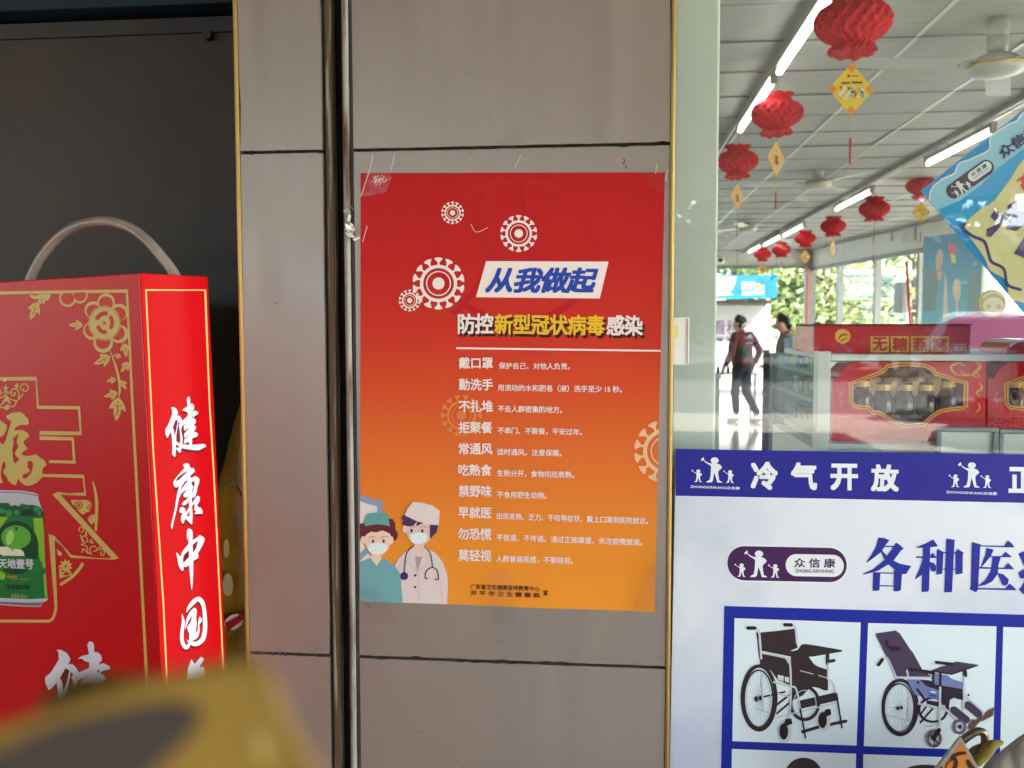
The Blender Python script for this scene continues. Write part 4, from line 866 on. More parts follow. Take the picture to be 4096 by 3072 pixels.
Art(PF, c7, 6, CF).text('Apple', (100, 1235), (240, 1235), 46, .01, .2).text('cider vinegar', (165, 1258), (405, 1258), 24, .0, .2).build('can_lettering', ink('can_gold', 200, 160, 60), bx)
Art(PF, c7, 6, CF).text('苹果醋饮料', (95, 1382), (412, 1386), 66, .02).build('can_lettering', ink('can_dark', 12, 56, 26), bx)
Art(PF, c7, 6, CF).text('净含量:330ml', (160, 1492), (368, 1498), 54, .004).build('can_lettering', ink('can_pale', 150, 186, 150), bx)
# brush lettering
s1 = crop(640, 1570, .15674); s2 = crop(660, 1840, .16886); s3 = crop(690, 2110, .15674); s4 = crop(690, 2370, .19900)
JIAN = ([(258, 385), (330, 370), (400, 410), (445, 490), (440, 560), (412, 615), (470, 585), (520, 640), (557, 720), (690, 600), (692, 500), (640, 490), (590, 455), (545, 475), (590, 410), (690, 350), (667, 180), (690, 115), (715, 103), (745, 120), (755, 180), (757, 285), (800, 278), (850, 320), (860, 400), (812, 500), (880, 455), (960, 495), (960, 550), (905, 580), (855, 615), (832, 665), (880, 670), (908, 720), (890, 790), (808, 868), (860, 835), (905, 870), (900, 930), (815, 1040), (870, 1000), (940, 1030), (955, 1080), (930, 1130), (808, 1165), (805, 1335), (950, 1320), (1100, 1310), (1160, 1340), (1155, 1380), (1000, 1470), (900, 1475), (700, 1450), (535, 1420), (515, 1530), (490, 1540), (450, 1510), (392, 1432), (380, 1600), (360, 1650), (290, 1570), (300, 1400), (285, 1150), (268, 1000), (190, 1140), (165, 1160), (125, 1060), (118, 940), (190, 830), (250, 680), (295, 560), (290, 430)],
        [[(385, 690), (438, 722), (400, 950), (362, 1105), (340, 960), (312, 890)], [(452, 740), (485, 775), (458, 850), (478, 890), (490, 1000), (500, 1150), (496, 1305), (402, 1240), (402, 1100), (440, 860)], [(395, 1330), (440, 1345), (475, 1390), (440, 1415), (390, 1400)], [(708, 712), (600, 850), (592, 890), (605, 978), (712, 905), (718, 915), (600, 1050), (605, 1165), (713, 1085), (716, 1095), (600, 1200), (595, 1312), (725, 1255), (727, 1335), (562, 1322), (566, 1150), (526, 970), (532, 930), (546, 870), (640, 790)], [(805, 600), (830, 604), (812, 658), (792, 650)]])
def brush(plane, mp, outer, holes, clip, shx, shy, par):
    mv = lambda lp, dx, dy: [(x+dx, y+dy) for x, y in lp]
    A = Art(plane, mp, 2, clip); A.poly(mv(outer, shx, shy)); A.build('lettering_shadow', I_sh, par)
    A = Art(plane, mp, 3.2, clip); A.poly(outer, *holes); A.build('brush_lettering', I_bw, par)
brush(PSD, s1, *JIAN, None, 6, 62, bx)
KANG = ([(415, 100), (490, 68), (550, 90), (588, 185), (660, 190), (695, 250), (680, 290), (585, 375), (610, 430), (700, 375), (770, 410), (805, 470), (790, 560), (760, 640), (740, 760), (705, 860), (625, 910), (625, 1030), (700, 900), (730, 865), (770, 845), (815, 880), (810, 970), (755, 1060), (760, 1110), (840, 1130), (880, 1220), (870, 1275), (700, 1280), (685, 1255), (725, 1230), (680, 1170), (690, 1020), (628, 1100), (645, 1300), (635, 1500), (615, 1530), (470, 1390), (425, 1500), (400, 1512), (360, 1420), (370, 1310), (405, 1250), (335, 1250), (325, 1180), (345, 1130), (390, 1110), (450, 1130), (475, 1200), (478, 1240), (560, 1120), (550, 990), (480, 1060), (420, 1080), (385, 1040), (420, 990), (500, 930), (545, 850), (490, 890), (440, 880), (420, 840), (430, 800), (520, 680), (440, 740), (370, 800), (320, 910), (270, 1150), (200, 1450), (155, 1650), (125, 1580), (135, 1500), (220, 1150), (260, 860), (320, 620), (250, 655), (200, 620), (180, 550), (200, 480), (330, 320), (440, 200)],
        [[(540, 255), (440, 300), (300, 400), (235, 495), (310, 475), (430, 360)], [(445, 530), (490, 480), (515, 500), (470, 560), (385, 670), (352, 790), (385, 620)], [(620, 520), (680, 495), (690, 560), (670, 680), (630, 780), (640, 690), (665, 650), (640, 600), (615, 570)], [(565, 1210), (566, 1330), (500, 1330)]])
brush(PSD, s2, *KANG, None, 6, 60, bx)
ZHONG = ([(350, 100), (365, 50), (400, 22), (470, 50), (505, 120), (495, 320), (620, 250), (670, 192), (730, 215), (800, 265), (805, 330), (740, 480), (630, 670), (655, 710), (640, 780), (518, 850), (515, 1100), (505, 1400), (480, 1608), (455, 1500), (420, 1100), (410, 950), (360, 1000), (310, 1012), (275, 990), (265, 1080), (245, 1110), (190, 1070), (140, 970), (110, 800), (78, 660), (95, 632), (190, 745), (220, 650), (290, 530), (380, 440), (398, 330), (388, 160), (370, 355), (350, 250)],
         [[(640, 320), (610, 350), (500, 440), (510, 650), (590, 520)], [(400, 580), (285, 690), (255, 790), (260, 905), (410, 750)]])
brush(PSD, s3, *ZHONG, None, 4, 62, bx)
for lay, dy, mt_, nm in ((2, 46, I_sh, 'lettering_shadow'), (3.2, 0, I_bw, 'brush_lettering')):
    A = Art(PSD, s4, lay)
    for q, w_ in (([(182, 435), (205, 600), (178, 800), (178, 950), (215, 1060), (270, 1100), (325, 1040), (345, 1000)], [12, 64, 70, 76, 80, 84, 60, 50]), ([(268, 400), (310, 310), (400, 200), (500, 128), (580, 190), (622, 330), (640, 560), (640, 750), (600, 930), (500, 1020), (420, 1030), (350, 1000)], [10, 62, 90, 90, 92, 78, 85, 90, 95, 90, 90, 60]), ([(250, 740), (285, 570), (360, 430), (430, 345)], [8, 55, 80, 76]), ([(440, 360), (420, 500), (410, 620), (390, 780), (350, 960)], [78, 90, 130, 130, 60]), ([(332, 780), (330, 690), (400, 600)], [64, 80, 60]), ([(540, 505), (545, 560), (515, 640), (510, 780), (440, 880), (370, 960)], [40, 80, 34, 50, 110, 40]), ([(270, 945), (310, 985), (350, 1000)], [8, 30, 40])):
        A.polys(rb([(x, y+dy) for x, y in q], w_))
    A.poly([(x, y+dy) for x, y in [(370, 1335), (430, 1440), (560, 1290), (620, 1330), (600, 1380), (545, 1470), (545, 1520), (590, 1480), (625, 1530), (640, 1750), (280, 1750), (295, 1530)]])
    A.build(nm, mt_, bx)
s5 = crop(160, 2550, .18083)
# the same character on the front face: affine from three matched points
def aff(src, dst):
    (x0, y0), (x1, y1), (x2, y2) = src; det = (x1-x0)*(y2-y0)-(x2-x0)*(y1-y0)
    def f(x, y):
        a = ((x-x0)*(y2-y0)-(x2-x0)*(y-y0))/det; b = ((x1-x0)*(y-y0)-(x-x0)*(y1-y0))/det
        return tuple(d0+(d1-d0)*a+(d2-d0)*b for d0, d1, d2 in zip(*dst))
    return f
fa = aff([(258, 385), (118, 940), (960, 525)], [(365, 262), (125, 880), (1555, 672)])
brush(PF, lambda x, y: s5(*fa(x, y)), *JIAN, CF, -4, 30, bx)

# a stack of red cartons left behind the camera; the satin panels mirror it softly
rs = thing('carton_stack', 'stack of big red drink cartons standing to the left in front of the pillar', 'carton stack', (-1.55, -1.9, 0))
for i in range(4):
    a_ = R(38+(i % 2)*4); u_ = Vector((math.cos(a_), math.sin(a_), 0)); v_ = Vector((-math.sin(a_), math.cos(a_), 0))
    c_ = Vector((-1.55, -1.9, .185+.37*i))
    cb_ = bevel(MB().obox(c_, u_*.30, v_*.75, Vector((0, 0, .184))).build('carton', M_red, rs), .004)
    MB().obox(c_+u_*.3005, u_*.0005, v_*.7, Vector((0, 0, .004))).build('gold_band', I_g, cb_)
# ================================================================== YELLOW PACKET hanging in the doorway behind the box
M_pkt = mat('yellow_film', S(196, 148, 50), .32, var=.25, scale=14, coat=.5, bump=.5, bscale=22)
yb = .075
top = at(978, 1596, yb); bot = at(925, 2760, yb)
pk = thing('snack_packet', 'crinkled yellow plastic food packet hanging in the gap between red box and pillar', 'packet', bot)
prof = [(978, 1600, 8), (972, 1700, 34), (966, 1830, 58), (960, 1960, 88), (958, 2080, 96), (960, 2250, 104), (955, 2400, 100), (945, 2550, 72), (935, 2680, 44), (928, 2760, 20)]
vs = []; fs = []; NS = 18; rr = random.Random(4)
pr = spline(prof, 4)
for i, (x, y, hw_) in enumerate(pr):
    c_ = at(x, y, yb); wv = abs(at(x+hw_, y, yb).x-c_.x)
    for k in range(NS):
        t = 2*math.pi*k/NS; j = 1+rr.uniform(-.07, .07)
        q_ = c_+Vector((wv*math.cos(t)*j, .4*wv*math.sin(t)*j-.004, 0)); q_.x = min(q_.x, -.2935); vs.append(q_)
for i in range(len(pr)-1):
    for k in range(NS): fs.append((i*NS+k, (i+1)*NS+k, (i+1)*NS+(k+1) % NS, i*NS+(k+1) % NS))
body = link_mesh('film', vs, fs, M_pkt, pk, smooth=True)
PK = wallplane(yb-.052); mk7 = crop(860, 1500, .7246, .7233)
def onfilm(x, y): 
    return at(*mk7(x, y), yb-.047)
for nm, shp, col, lf in (('packet_print', ell(70, 1160, 30, 62, 20), (170, 150, 112), .0), ('packet_print', ell(62, 960, 16, 50, 16), (170, 150, 112), .0), ('packet_print', ell(105, 1365, 56, 40, 20, -30), (206, 196, 184), 0), ('packet_stripe', [(60, 1370), (150, 1320), (165, 1345), (70, 1420)], (150, 24, 40), .002), ('packet_stripe', [(118, 615), (128, 612), (165, 685), (155, 690)], (44, 80, 40), .001), ('packet_stripe', [(60, 600), (130, 540), (134, 548), (64, 612)], (44, 80, 40), .001)):
    pts = [onfilm(*q)+Vector((0, -lf, 0)) for q in shp]
    for p_ in pts: p_.x = min(p_.x, -.2935)
    MB().prism(pts, (0, -1, 0), .0006).build(nm, ink('pk_%d_%d_%d' % col, *col), pk)
MB().tube([top+Vector((0, 0, -.004)), top+Vector((.0, .0, .03)), Vector((top.x-.01, .3, top.z+.06)), Vector((top.x-.01, .36, top.z+.06))], .0012, 6).build('hook', M_channel, pk)

# ================================================================== YELLOW STAND close to the camera, out of focus
NZ_ = .098
nd = RGT.cross(UPV)
PN = Plane(CAM+FWD*NZ_, RGT, UPV)
stand = thing('display_stand', 'yellow cardboard display stand with a grey oval panel, blurred at the lower left front', 'display stand', (CAM.x-.06, CAM.y+.16, 0))
out = [(-900, 3330), (-400, 3040), (0, 2915), (300, 2818), (600, 2722), (830, 2680), (980, 2668), (1055, 2700), (1090, 2790), (1150, 2920), (1260, 3120), (1500, 3700), (1500, 5200), (-900, 5200)]
inn = [(-700, 3300), (-300, 3090), (0, 3000), (200, 2910), (420, 2850), (600, 2815), (720, 2808), (790, 2832), (800, 2880), (750, 2960), (650, 3050), (560, 3130), (300, 3260), (0, 3360), (-400, 3400)]
pts = [PN.world(*PN.pt(*q)) for q in out[:12]]
# the stand runs straight down to the ground below the shaped head
b1 = pts[-1]; b0 = pts[0]
pts2 = pts+[Vector((b1.x+.01, b1.y, b1.z-.2)), Vector((b1.x+.01, b1.y+.02, .0)), Vector((b0.x, b0.y+.02, .0))]
M_ycard = mat('yellow_card', S(172, 134, 38, .6), .5, var=.25, scale=30, coat=.1)
bevel(MB().prism(pts, nd, .0022).build('head', M_ycard, stand), .0008, 3)
ins = [PN.world(*PN.pt(*q), .0008) for q in spline(inn+[inn[0]], 3)[:-1]]
MB().prism(ins, nd, .0006).build('oval_panel', mat('stand_panel', S(58, 46, 39), .6, var=.12, scale=30), stand)
hl = [PN.world(*PN.pt(*q), .0006) for q in ell(1050, 2985, 16, 70, 16, -14)]
MB().prism(hl, nd, .001).build('painted_highlight', ink('stand_highlight', 176, 160, 96), stand)  # highlight on the yellow card, painted as a pale oval
zb2 = min(p.z for p in pts)
cxy = sum((p for p in pts), Vector())/len(pts)
m = MB(); m.obox((cxy.x-.01, cxy.y+.012, zb2/2+.01), (.008, 0, 0), (0, .004, 0), (0, 0, zb2/2+.01)); m.build('post', M_ycard, stand)
m = MB(); m.obox((cxy.x, cxy.y+.012, .005), (.11, 0, 0), (0, .09, 0), (0, 0, .005)); m.build('foot', M_ycard, stand)

# ================================================================== COVERED HANDCART at the lower right, in front of the sign
cY = -.12
ct = thing('handcart', 'handcart under a grey canvas cover with an orange board and steel handle, before the sign', 'handcart', at(4000, 3600, cY))
q8 = crop(3650, 2650, .25442)
def c8p(x, y, Y=cY): return at(*q8(x, y), Y)
M_canvas = mat('grey_canvas', S(150, 144, 132), .85, var=.1, scale=14, bump=.25, bscale=90)
edge = [(560, 2100), (800, 1840), (1020, 1659), (1110, 1560), (1230, 1440), (1340, 1330), (1500, 1215), (1640, 1105), (1753, 1030), (2050, 860), (2500, 700)]
NE = len(edge); vs = []; fs = []
for j, (dy, drop) in enumerate(((.055, -1.3), (.05, -.30), (.02, -.03), (0, 0), (-.02, -.02), (-.035, -.2), (-.045, -1.35))):
    for i, (x, y) in enumerate(edge):
        p = c8p(x, y); z = p.z+drop; vs.append(Vector((p.x+.004*math.sin(i*1.9+j), p.y+dy+.004*math.sin(i*2.3), max(z, .02))))
for j in range(6):
    for i in range(NE-1): fs.append((j*NE+i, j*NE+i+1, (j+1)*NE+i+1, (j+1)*NE+i))
o = link_mesh('canvas_cover', vs, [f[::-1] for f in fs], M_canvas, ct, smooth=True); sdv = o.modifiers.new('thickness', 'SOLIDIFY'); sdv.thickness = .003
ss = o.modifiers.new('smooth', 'SUBSURF'); ss.levels = 2; ss.render_levels = 2
# orange board
bd = [c8p(762, 1172, cY-.05), c8p(1060, 1690, cY-.05), c8p(1500, 2450, cY-.05), c8p(500, 2900, cY-.05), c8p(-60, 2300, cY-.05), c8p(330, 1680, cY-.05)]
bd = [c8p(x, y, cY-.055) for x, y in ((765, 1172), (1420, 2320), (620, 2900), (-80, 2270))]
M_alu = mat('aluminium_edge', S(150, 150, 138), .4, .6, var=.15, scale=40)
MB().prism(bd, (0, -1, 0), .006).build('board_frame', M_alu, ct)
PBd = wallplane(cY-.055)
Art(PBd, q8, 1).poly([(770, 1245), (1340, 2300), (630, 2800), (10, 2260)]).build('board', mat('orange_print', S(190, 112, 32), .45, var=.08, scale=20), ct)
A = Art(PBd, q8, 2)
for q, w_ in (([(820, 1420), (730, 1430), (640, 1470), (600, 1530)], [50, 60, 46, 30]), ([(640, 1480), (680, 1560), (660, 1650), (600, 1720)], [60, 66, 70, 60]), ([(640, 1520), (560, 1570), (520, 1660), (540, 1760)], [14, 18, 20, 20]), ([(870, 1550), (920, 1640), (1000, 1700)], [60, 80, 60]), ([(450, 1640), (400, 1760)], 30)): A.polys(rb(q, w_))
A.build('board_marks', ink('board_black', 52, 36, 20), ct)
hh = [(700, 1300), (800, 1215), (900, 1140), (1000, 1085), (1080, 1085), (1125, 1120), (1140, 1200), (1138, 1280), (1110, 1325), (1020, 1360), (940, 1410), (900, 1480), (960, 1560)]
MB().tube([c8p(x, y, cY-.03+.0*i) for i, (x, y) in enumerate(spline(hh, 4))], .0055, 12).build('handle', mat('bronze_tube', S(118, 104, 82), .3, .75, var=.2, scale=30), ct, smooth=True)
tie = [(1000, 1590), (1090, 1480), (1180, 1380), (1260, 1300), (1340, 1275), (1430, 1248)]
MB().tube([c8p(x, y, cY-.045) for x, y in spline(tie, 3)], [.006, .0065, .007, .0075, .008, .0085, .0085, .008, .0075, .007, .0065, .006, .005, .004, .003, .0015][:len(spline(tie, 3))], 8).build('yellow_tie', mat('tie_cloth', S(128, 116, 40), .8, var=.2, scale=40, bump=.3), ct, smooth=True)
wb = MB(); a1 = c8p(1100, 2400, .0); wb.box(a1.x-.05, a1.x+.5, -.13, -.02, .14, .78); wb.build('bin', mat('cart_body', S(90, 92, 90), .6), ct)
for wx in (a1.x+.03, a1.x+.42):
    wm = MB(); wm.tube([(wx, -.125, .07), (wx, -.095, .07)], .07, 20); wm.build('wheel', mat('rubber', S(32, 32, 32), .8), ct)
# ================================================================== INSIDE THE SHOP
def onR(px, py, off=0.0):
    d = ray(px, py); o = A_+ndir*off; t = (o-CAM).dot(ndir)/d.dot(ndir); return CAM+d*t
# ------------------------------------------------------------------ ceiling lights
M_lit = mat('lit_tube', (.9, .9, .88), .3, emit=1.2)
M_batt = mat('batten_metal', S(150, 150, 146), .4, .3)
def tube_light(p, q, label):
    a = atz(*p, 2.87); b = atz(*q, 2.87); x = (a.x+b.x)/2
    t = thing('tube_light', label, 'ceiling light', (x, (a.y+b.y)/2, 2.99), 'lit fluorescent tubes under the shop ceiling')
    MB().tube([(x, a.y, 2.87), (x, b.y, 2.87)], .017, 12).build('tube', M_lit, t, smooth=True)
    y0, y1 = min(a.y, b.y), max(a.y, b.y)
    MB().box(x-.02, x+.02, y0-.05, y1+.05, 2.90, 2.935).build('batten', M_batt, t)
    for y in (y0-.02, y1+.02): MB().box(x-.018, x+.018, y-.02, y+.02, 2.852, 2.90).build('lamp_holder', M_batt, t)
    m = MB()
    for y in (y0+.2, y1-.2): m.tube([(x, y, 2.93), (x, y, 2.992)], .008, 6)
    m.build('hanger', M_batt, t)
tube_light((3325, -45), (3130, 288), 'lit fluorescent tube cut by the top edge, beside the biggest red lantern')
tube_light((3095, 325), (2960, 522), 'lit fluorescent tube just above the second largest red lantern')
tube_light((3966, 527), (3712, 656), 'lit fluorescent tube running behind the edge of the blue hanging banner')
tube_light((3482, 767), (3347, 838), 'lit fluorescent tube above and left of the banner, over the middle fan')
tube_light((3215, 903), (3134, 943), 'short lit tube third from the back in the long row of tubes')
tube_light((3124, 947), (3056, 981), 'short lit tube second from the back in the long row of tubes')
tube_light((3046, 984), (2995, 1008), 'smallest lit tube at the far end above the open shop front')
m = MB(); xa = atz(3095, 325, 2.87).x; m.box(xa-.012, xa+.012, .2, YF, 2.955, 2.99); tag(m.build('cable_trunking', M_batt), 'grey cable trunking running along the ceiling above the left row of tubes', 'trunking')
m = MB(); xa = atz(3482, 767, 2.87).x; m.box(xa-.012, xa+.012, .2, YF, 2.955, 2.99); tag(m.build('cable_trunking', M_batt), 'grey cable trunking running along the ceiling above the right row of tubes', 'trunking')
# ------------------------------------------------------------------ lanterns
M_lan = mat('lantern_paper', S(196, 26, 40), .75, var=.12, scale=20)
M_thr = mat('red_thread', S(170, 24, 34), .7)
def lantern_proto(kind):
    r = thing('red_lantern', 'x', 'lantern', (0, 0, 0), 'red paper lanterns hung along the shop ceiling')
    vs = []; fs = []; NL = 72
    prof = spline([(.01, .108), (.086, .122), (.094, .112), (.080, .098), (.074, .086), (.100, .070), (.134, .046), (.150, .014), (.149, -.014), (.132, -.046), (.100, -.070), (.074, -.086), (.080, -.098), (.094, -.113), (.086, -.124), (.01, -.112)], 2)
    for i, (rr_, z) in enumerate(prof):
        for k in range(NL):
            t = 2*math.pi*k/NL; amp = .05 if .05 < rr_ else 0
            rad = rr_*(1+amp*(1 if ((k+2*(i//2)) % 4) < 2 else -1))
            vs.append((rad*math.cos(t), rad*math.sin(t), z+(.005 if abs(z) > .105 else .0015)*math.cos(9*t+(3 if z > 0 else 0))*(rr_ > .06)+.004*math.cos(2*t+1)*(rr_ > .06)))
    for i in range(len(prof)-1):
        for k in range(NL): fs.append((i*NL+k, (i+1)*NL+k, (i+1)*NL+(k+1) % NL, i*NL+(k+1) % NL))
    link_mesh('paper_globe', vs, fs, M_lan, r)
    MB().tube([(0, 0, -.116), (.003, 0, -.165)], .0022, 5).build('thread', M_thr, r)
    cz, w_, h_ = -.270, .097, .107
    d = [(0, 0, cz+h_), (w_, 0, cz), (0, 0, cz-h_), (-w_, 0, cz)]
    if kind == 'y':
        card = MB().prism(d, (0, -1, 0), .002).build('tag_card', mat('tag_yellow', S(222, 186, 40), .5, var=.06), r)
    else:
        card = MB().prism(d, (0, -1, 0), .002).build('tag_card', mat('tag_tan', S(198, 160, 88), .55, var=.08), r)
    for sgn in (-1, 1):
        pl = Plane((0, sgn*(-.0) - .0 if sgn < 0 else .002, 0), (1, 0, 0) if sgn < 0 else (-1, 0, 0), (0, 0, 1))
        A1 = MB(); A2 = MB(); A3 = MB(); A4 = MB()
        yy = -.0006 if sgn < 0 else .0026
        nn = (0, -1, 0) if sgn < 0 else (0, 1, 0)
        def rect(M_, x0, x1, z0, z1, e=0):
            q = [(x0*(-sgn), yy-e*(-sgn), cz+z0), (x1*(-sgn), yy-e*(-sgn), cz+z0), (x1*(-sgn), yy-e*(-sgn), cz+z1), (x0*(-sgn), yy-e*(-sgn), cz+z1)]
            M_.prism(q, nn, .0004)
        if kind == 'y':
            for a in range(4):
                cxx, czz = ((0, h_*.80), (w_*.80, 0), (0, -h_*.80), (-w_*.80, 0))[a]
                A1.prism([(cxx+dx*.018, yy, cz+czz+dz_*.02) for dx, dz_ in ((0, 1), (1, 0), (0, -1), (-1, 0))], nn, .0004)
            rect(A2, -.018, -.008, .050, .060); rect(A2, -.004, .03, .053, .057); rect(A2, -.042, -.006, .022, .030); rect(A2, .0, .046, .024, .032)
            rg = random.Random(2)
            for q in range(34):
                x, z = rg.uniform(-.056, .05), rg.uniform(-.040, .004); rect((A3, A4, A2, A3)[q % 4] if q % 5 else A1, x, x+rg.uniform(.006, .014), z, z+rg.uniform(.006, .014), .0002+.00004*q)
            A1.build('corner_print', ink('tag_orange', 206, 130, 46), card); A2.build('tag_lettering', ink('tag_dark', 66, 66, 56), card); A3.build('picture_print', ink('tag_pale', 200, 206, 206), card); A4.build('picture_print', ink('tag_blue', 100, 150, 176), card)
        else:
            rect(A2, -.016, .018, -.035, .02); rect(A3, -.028, -.012, -.03, .018, .0002); rect(A1, .012, .024, -.035, -.02, .0002); rect(A2, -.012, .012, .045, .05)
            A2.build('picture_print', ink('tag_brown', 110, 82, 46), card); A3.build('picture_print', ink('tag_amber', 186, 130, 66), card); A1.build('picture_print', ink('tag_black', 50, 42, 34), card)
    MB().tube([(0, 0, cz-h_), (0, 0, -.47)], .0012, 5).build('thread', mat('gold_thread', S(196, 176, 80), .6), r)
    MB().tube([(0, 0, -.47), (0, 0, -.575)], .0042, 6).build('tassel', M_thr, r)
    return r
protoY = lantern_proto('y'); protoT = lantern_proto('t')
LAN = [(3411, 92, 290, 'y', 8, 'largest red paper lantern with bright yellow diamond card at the top of the window', .0), (3108, 456, 196, 't', 48, 'second largest red lantern with a tan diamond card, left row, below the lit tube', 0), (2951, 646, 155, 't', 52, 'red lantern with tan card touching the white column, third in the left row', 0),
       (3687, 744, 116, 'y', 10, 'red lantern with yellow card half hidden behind the corner of the blue banner', 0), (3498, 835, 115, 't', 82, 'red lantern with its card seen edge-on, hanging left of the blue banner corner', 0), (3333, 905, 95, 't', 58, 'red lantern over the side windows, fourth from the far end of the row', 0), (3222, 955, 80, 't', 30, 'red lantern third from the far end, beside the corner post', 0), (3126, 999, 72, 't', 84, 'red lantern second from the far end of the row', 0), (3051, 1018, 65, 't', 12, 'smallest red lantern farthest back over the open shop front', 0)]
used = set()
for cx, cy, w_, kd, rz, lab, _ in LAN:
    p = atd(cx, cy, .30*FPX/w_)
    pr_ = protoY if kd == 'y' else protoT
    o = pr_ if kd not in used else copy_tree(pr_)
    used.add(kd); o.location = p; o.rotation_euler = (0, 0, R(rz)); o['label'] = lab
    cmesh = MB().tube([(0, 0, .114), (0, 0, ZC-p.z)], .0016, 5)
    me = bpy.data.meshes.new('cord'); me.from_pydata([tuple(v) for v in cmesh.v], [], cmesh.f); me.materials.append(M_thr)
    c = bpy.data.objects.new('cord', me); COL.objects.link(c); c.parent = o
# ------------------------------------------------------------------ ceiling fans
M_fan = mat('fan_enamel', S(182, 184, 176), .35, var=.03)
M_fgold = mat('fan_gold', S(200, 170, 80), .3, .7)
def fan(px, py, w_, rz, label):
    p = atd(px, py, .26*FPX/w_); top = ZC-p.z
    f = thing('ceiling_fan', label, 'ceiling fan', p, 'ceiling fans')
    b = lambda m, n, mt_, sm=True: link_mesh(n, [v+p for v in m.v], m.f, mt_, f, smooth=sm)
    b(MB().lathe((0, 0, 0), [(.03, .075), (.09, .055), (.125, .03), (.13, 0), (.12, -.025), (.07, -.04), (.03, -.045)], 26), 'motor', M_fan)
    b(MB().lathe((0, 0, 0), [(.131, .012), (.1335, .010), (.1335, .004), (.131, .002)], 26), 'gold_ring', M_fgold)
    b(MB().tube([(0, 0, .07), (0, 0, top)], .016, 10), 'rod', M_fan)
    b(MB().lathe((0, 0, 0), [(.045, top), (.055, top-.05), (.05, top-.10), (.02, top-.115)], 16), 'canopy', M_fan)
    b(MB().lathe((0, 0, 0), [(.05, .16), (.052, .12), (.046, .08), (.03, .07)], 16), 'coupling', M_fan)
    for k in range(3):
        a = R(rz+120*k); u = Vector((math.cos(a), math.sin(a), 0)); v = Vector((-u.y, u.x, .12)).normalized()
        m = MB(); m.obox(u*.42+Vector((0, 0, .018)), u*.30, v*.062, u.cross(v)*.002); m.obox(u*.14+Vector((0, 0, .016)), u*.05, v*.02, u.cross(v)*.004)
        b(m, 'blade', M_fan, False)
fan(3986, 272, 210, 188, 'large white ceiling fan with gold ring, cut by the right edge of the photo')
fan(3271, 740, 105, 176, 'white ceiling fan in the middle between the two rows of lanterns')
fan(2992, 916, 70, 10, 'small distant white ceiling fan beside the white column')
# ------------------------------------------------------------------ fittings on the right bulkhead
el_ = onR(3556, 935, -.03)
e = thing('emergency_light', 'white twin-head emergency light on the bulkhead of the right wall', 'emergency light', el_)
def bob(n, mt_, par, c, ax, ay, az, wd=.003): return bevel(MB().obox(c, ax, ay, az).build(n, mt_, par), wd)
bob('case', M_abs, e, el_+Vector((0, 0, -.06)), udir*.13, ndir*.03, Vector((0, 0, .07)))
for s in (-1, 1):
    m = MB(); c_ = el_+udir*.07*s+Vector((0, 0, .07)); m.tube([c_+ndir*.02, c_-ndir*.05], [.035, .055], 14); m.build('lamp_head', M_abs, e, smooth=True)
sb = onR(3636, 935, -.04)
b_ = thing('notice_board', 'pale rectangular notice hung on the bulkhead above the side window', 'notice', sb)
bob('board', mat('pale_board', S(216, 212, 202), .6, var=.05), b_, sb, udir*.20, ndir*.008, Vector((0, 0, .13)))
for s in (-1, 1): MB().tube([sb+udir*.17*s+Vector((0, 0, .13)), sb+udir*.17*s+Vector((0, 0, .27))], .006, 6).build('hanger', M_batt, b_)
rp = onR(3626, 1045, -.12); rp2 = onR(3642, 1300, -.12)
tag(MB().tube([rp+Vector((0, 0, 0)), rp2, Vector((rp2.x, rp2.y, 0))], .024, 8).build('red_pipe', MATS['red_pipe']), 'red pipe standing before the side window beside a white post', 'pipe')
cb = onR(3603, 1190, -.06)
bob('wall_cabinet', M_frame, None, cb, udir*.14, ndir*.05, Vector((0, 0, .24)))
tag(bpy.data.objects['wall_cabinet'], 'small grey metal box on the grey window post beside the red pipe', 'cabinet')
# cctv
cc = at(2880, 1044, YF-.12)
c_ = thing('security_camera', 'small white dome camera under the ceiling next to the white column', 'camera', cc)
MB().lathe(cc, [(.02, .10), (.09, .09), (.10, .02), (.085, -.03), (.02, -.06)], 16).build('housing', M_abs, c_, smooth=True)
MB().lathe(cc+Vector((0, -.085, 0)), [(.0, .045), (.045, .03), (.05, 0), (.03, -.03), (0, -.04)], 12).build('lens', mat('lens_black', S(24, 24, 26), .15), c_, smooth=True)
# ------------------------------------------------------------------ teal pull-up banner and magenta card display
Pt = wallplane(at(3790, 1150, 6.7).y)
tb = thing('pullup_banner', 'tall teal picture banner standing by the side window left of the blue banner', 'banner', (Pt.pt(3790, 1150)[0], Pt.o.y, 0))
q = [Pt.pt(3695, 948), Pt.pt(3915, 912)]
x0, x1, z1 = q[0][0], Pt.pt(3925, 1200)[0], q[0][1]
M_teal = gradmat('teal_print', [(0, S(190, 214, 168)), (.35, S(176, 214, 196)), (.7, S(130, 190, 204)), (1, S(96, 138, 170))], .4, 2, z1)
MB().prism([(x0, Pt.o.y, .05), (x1, Pt.o.y, .05), (x1, Pt.o.y, z1+.05), (x0, Pt.o.y, z1)], (0, -1, 0), .004).build('sheet', M_teal, tb)
MB().box(x0-.03, x1+.03, Pt.o.y-.1, Pt.o.y+.1, 0, .05).build('stand_base', M_alu, tb)
Art(Pt, None, 1).poly(ell(3757, 1040, 14, 44, 20, 6)).poly([(3746, 1085), (3770, 1085), (3762, 1125), (3750, 1120)]).build('picture_print', ink('skin_print', 206, 176, 160), tb)
Art(Pt, None, 1).poly([(3792, 968), (3820, 985), (3822, 1020), (3800, 1010)]).build('picture_print', ink('pink_print', 226, 120, 120), tb)
Art(Pt, None, 1).poly([(3802, 1012), (3822, 1022), (3822, 1055), (3806, 1048)]).build('picture_print', ink('lemon_print', 220, 214, 120), tb)
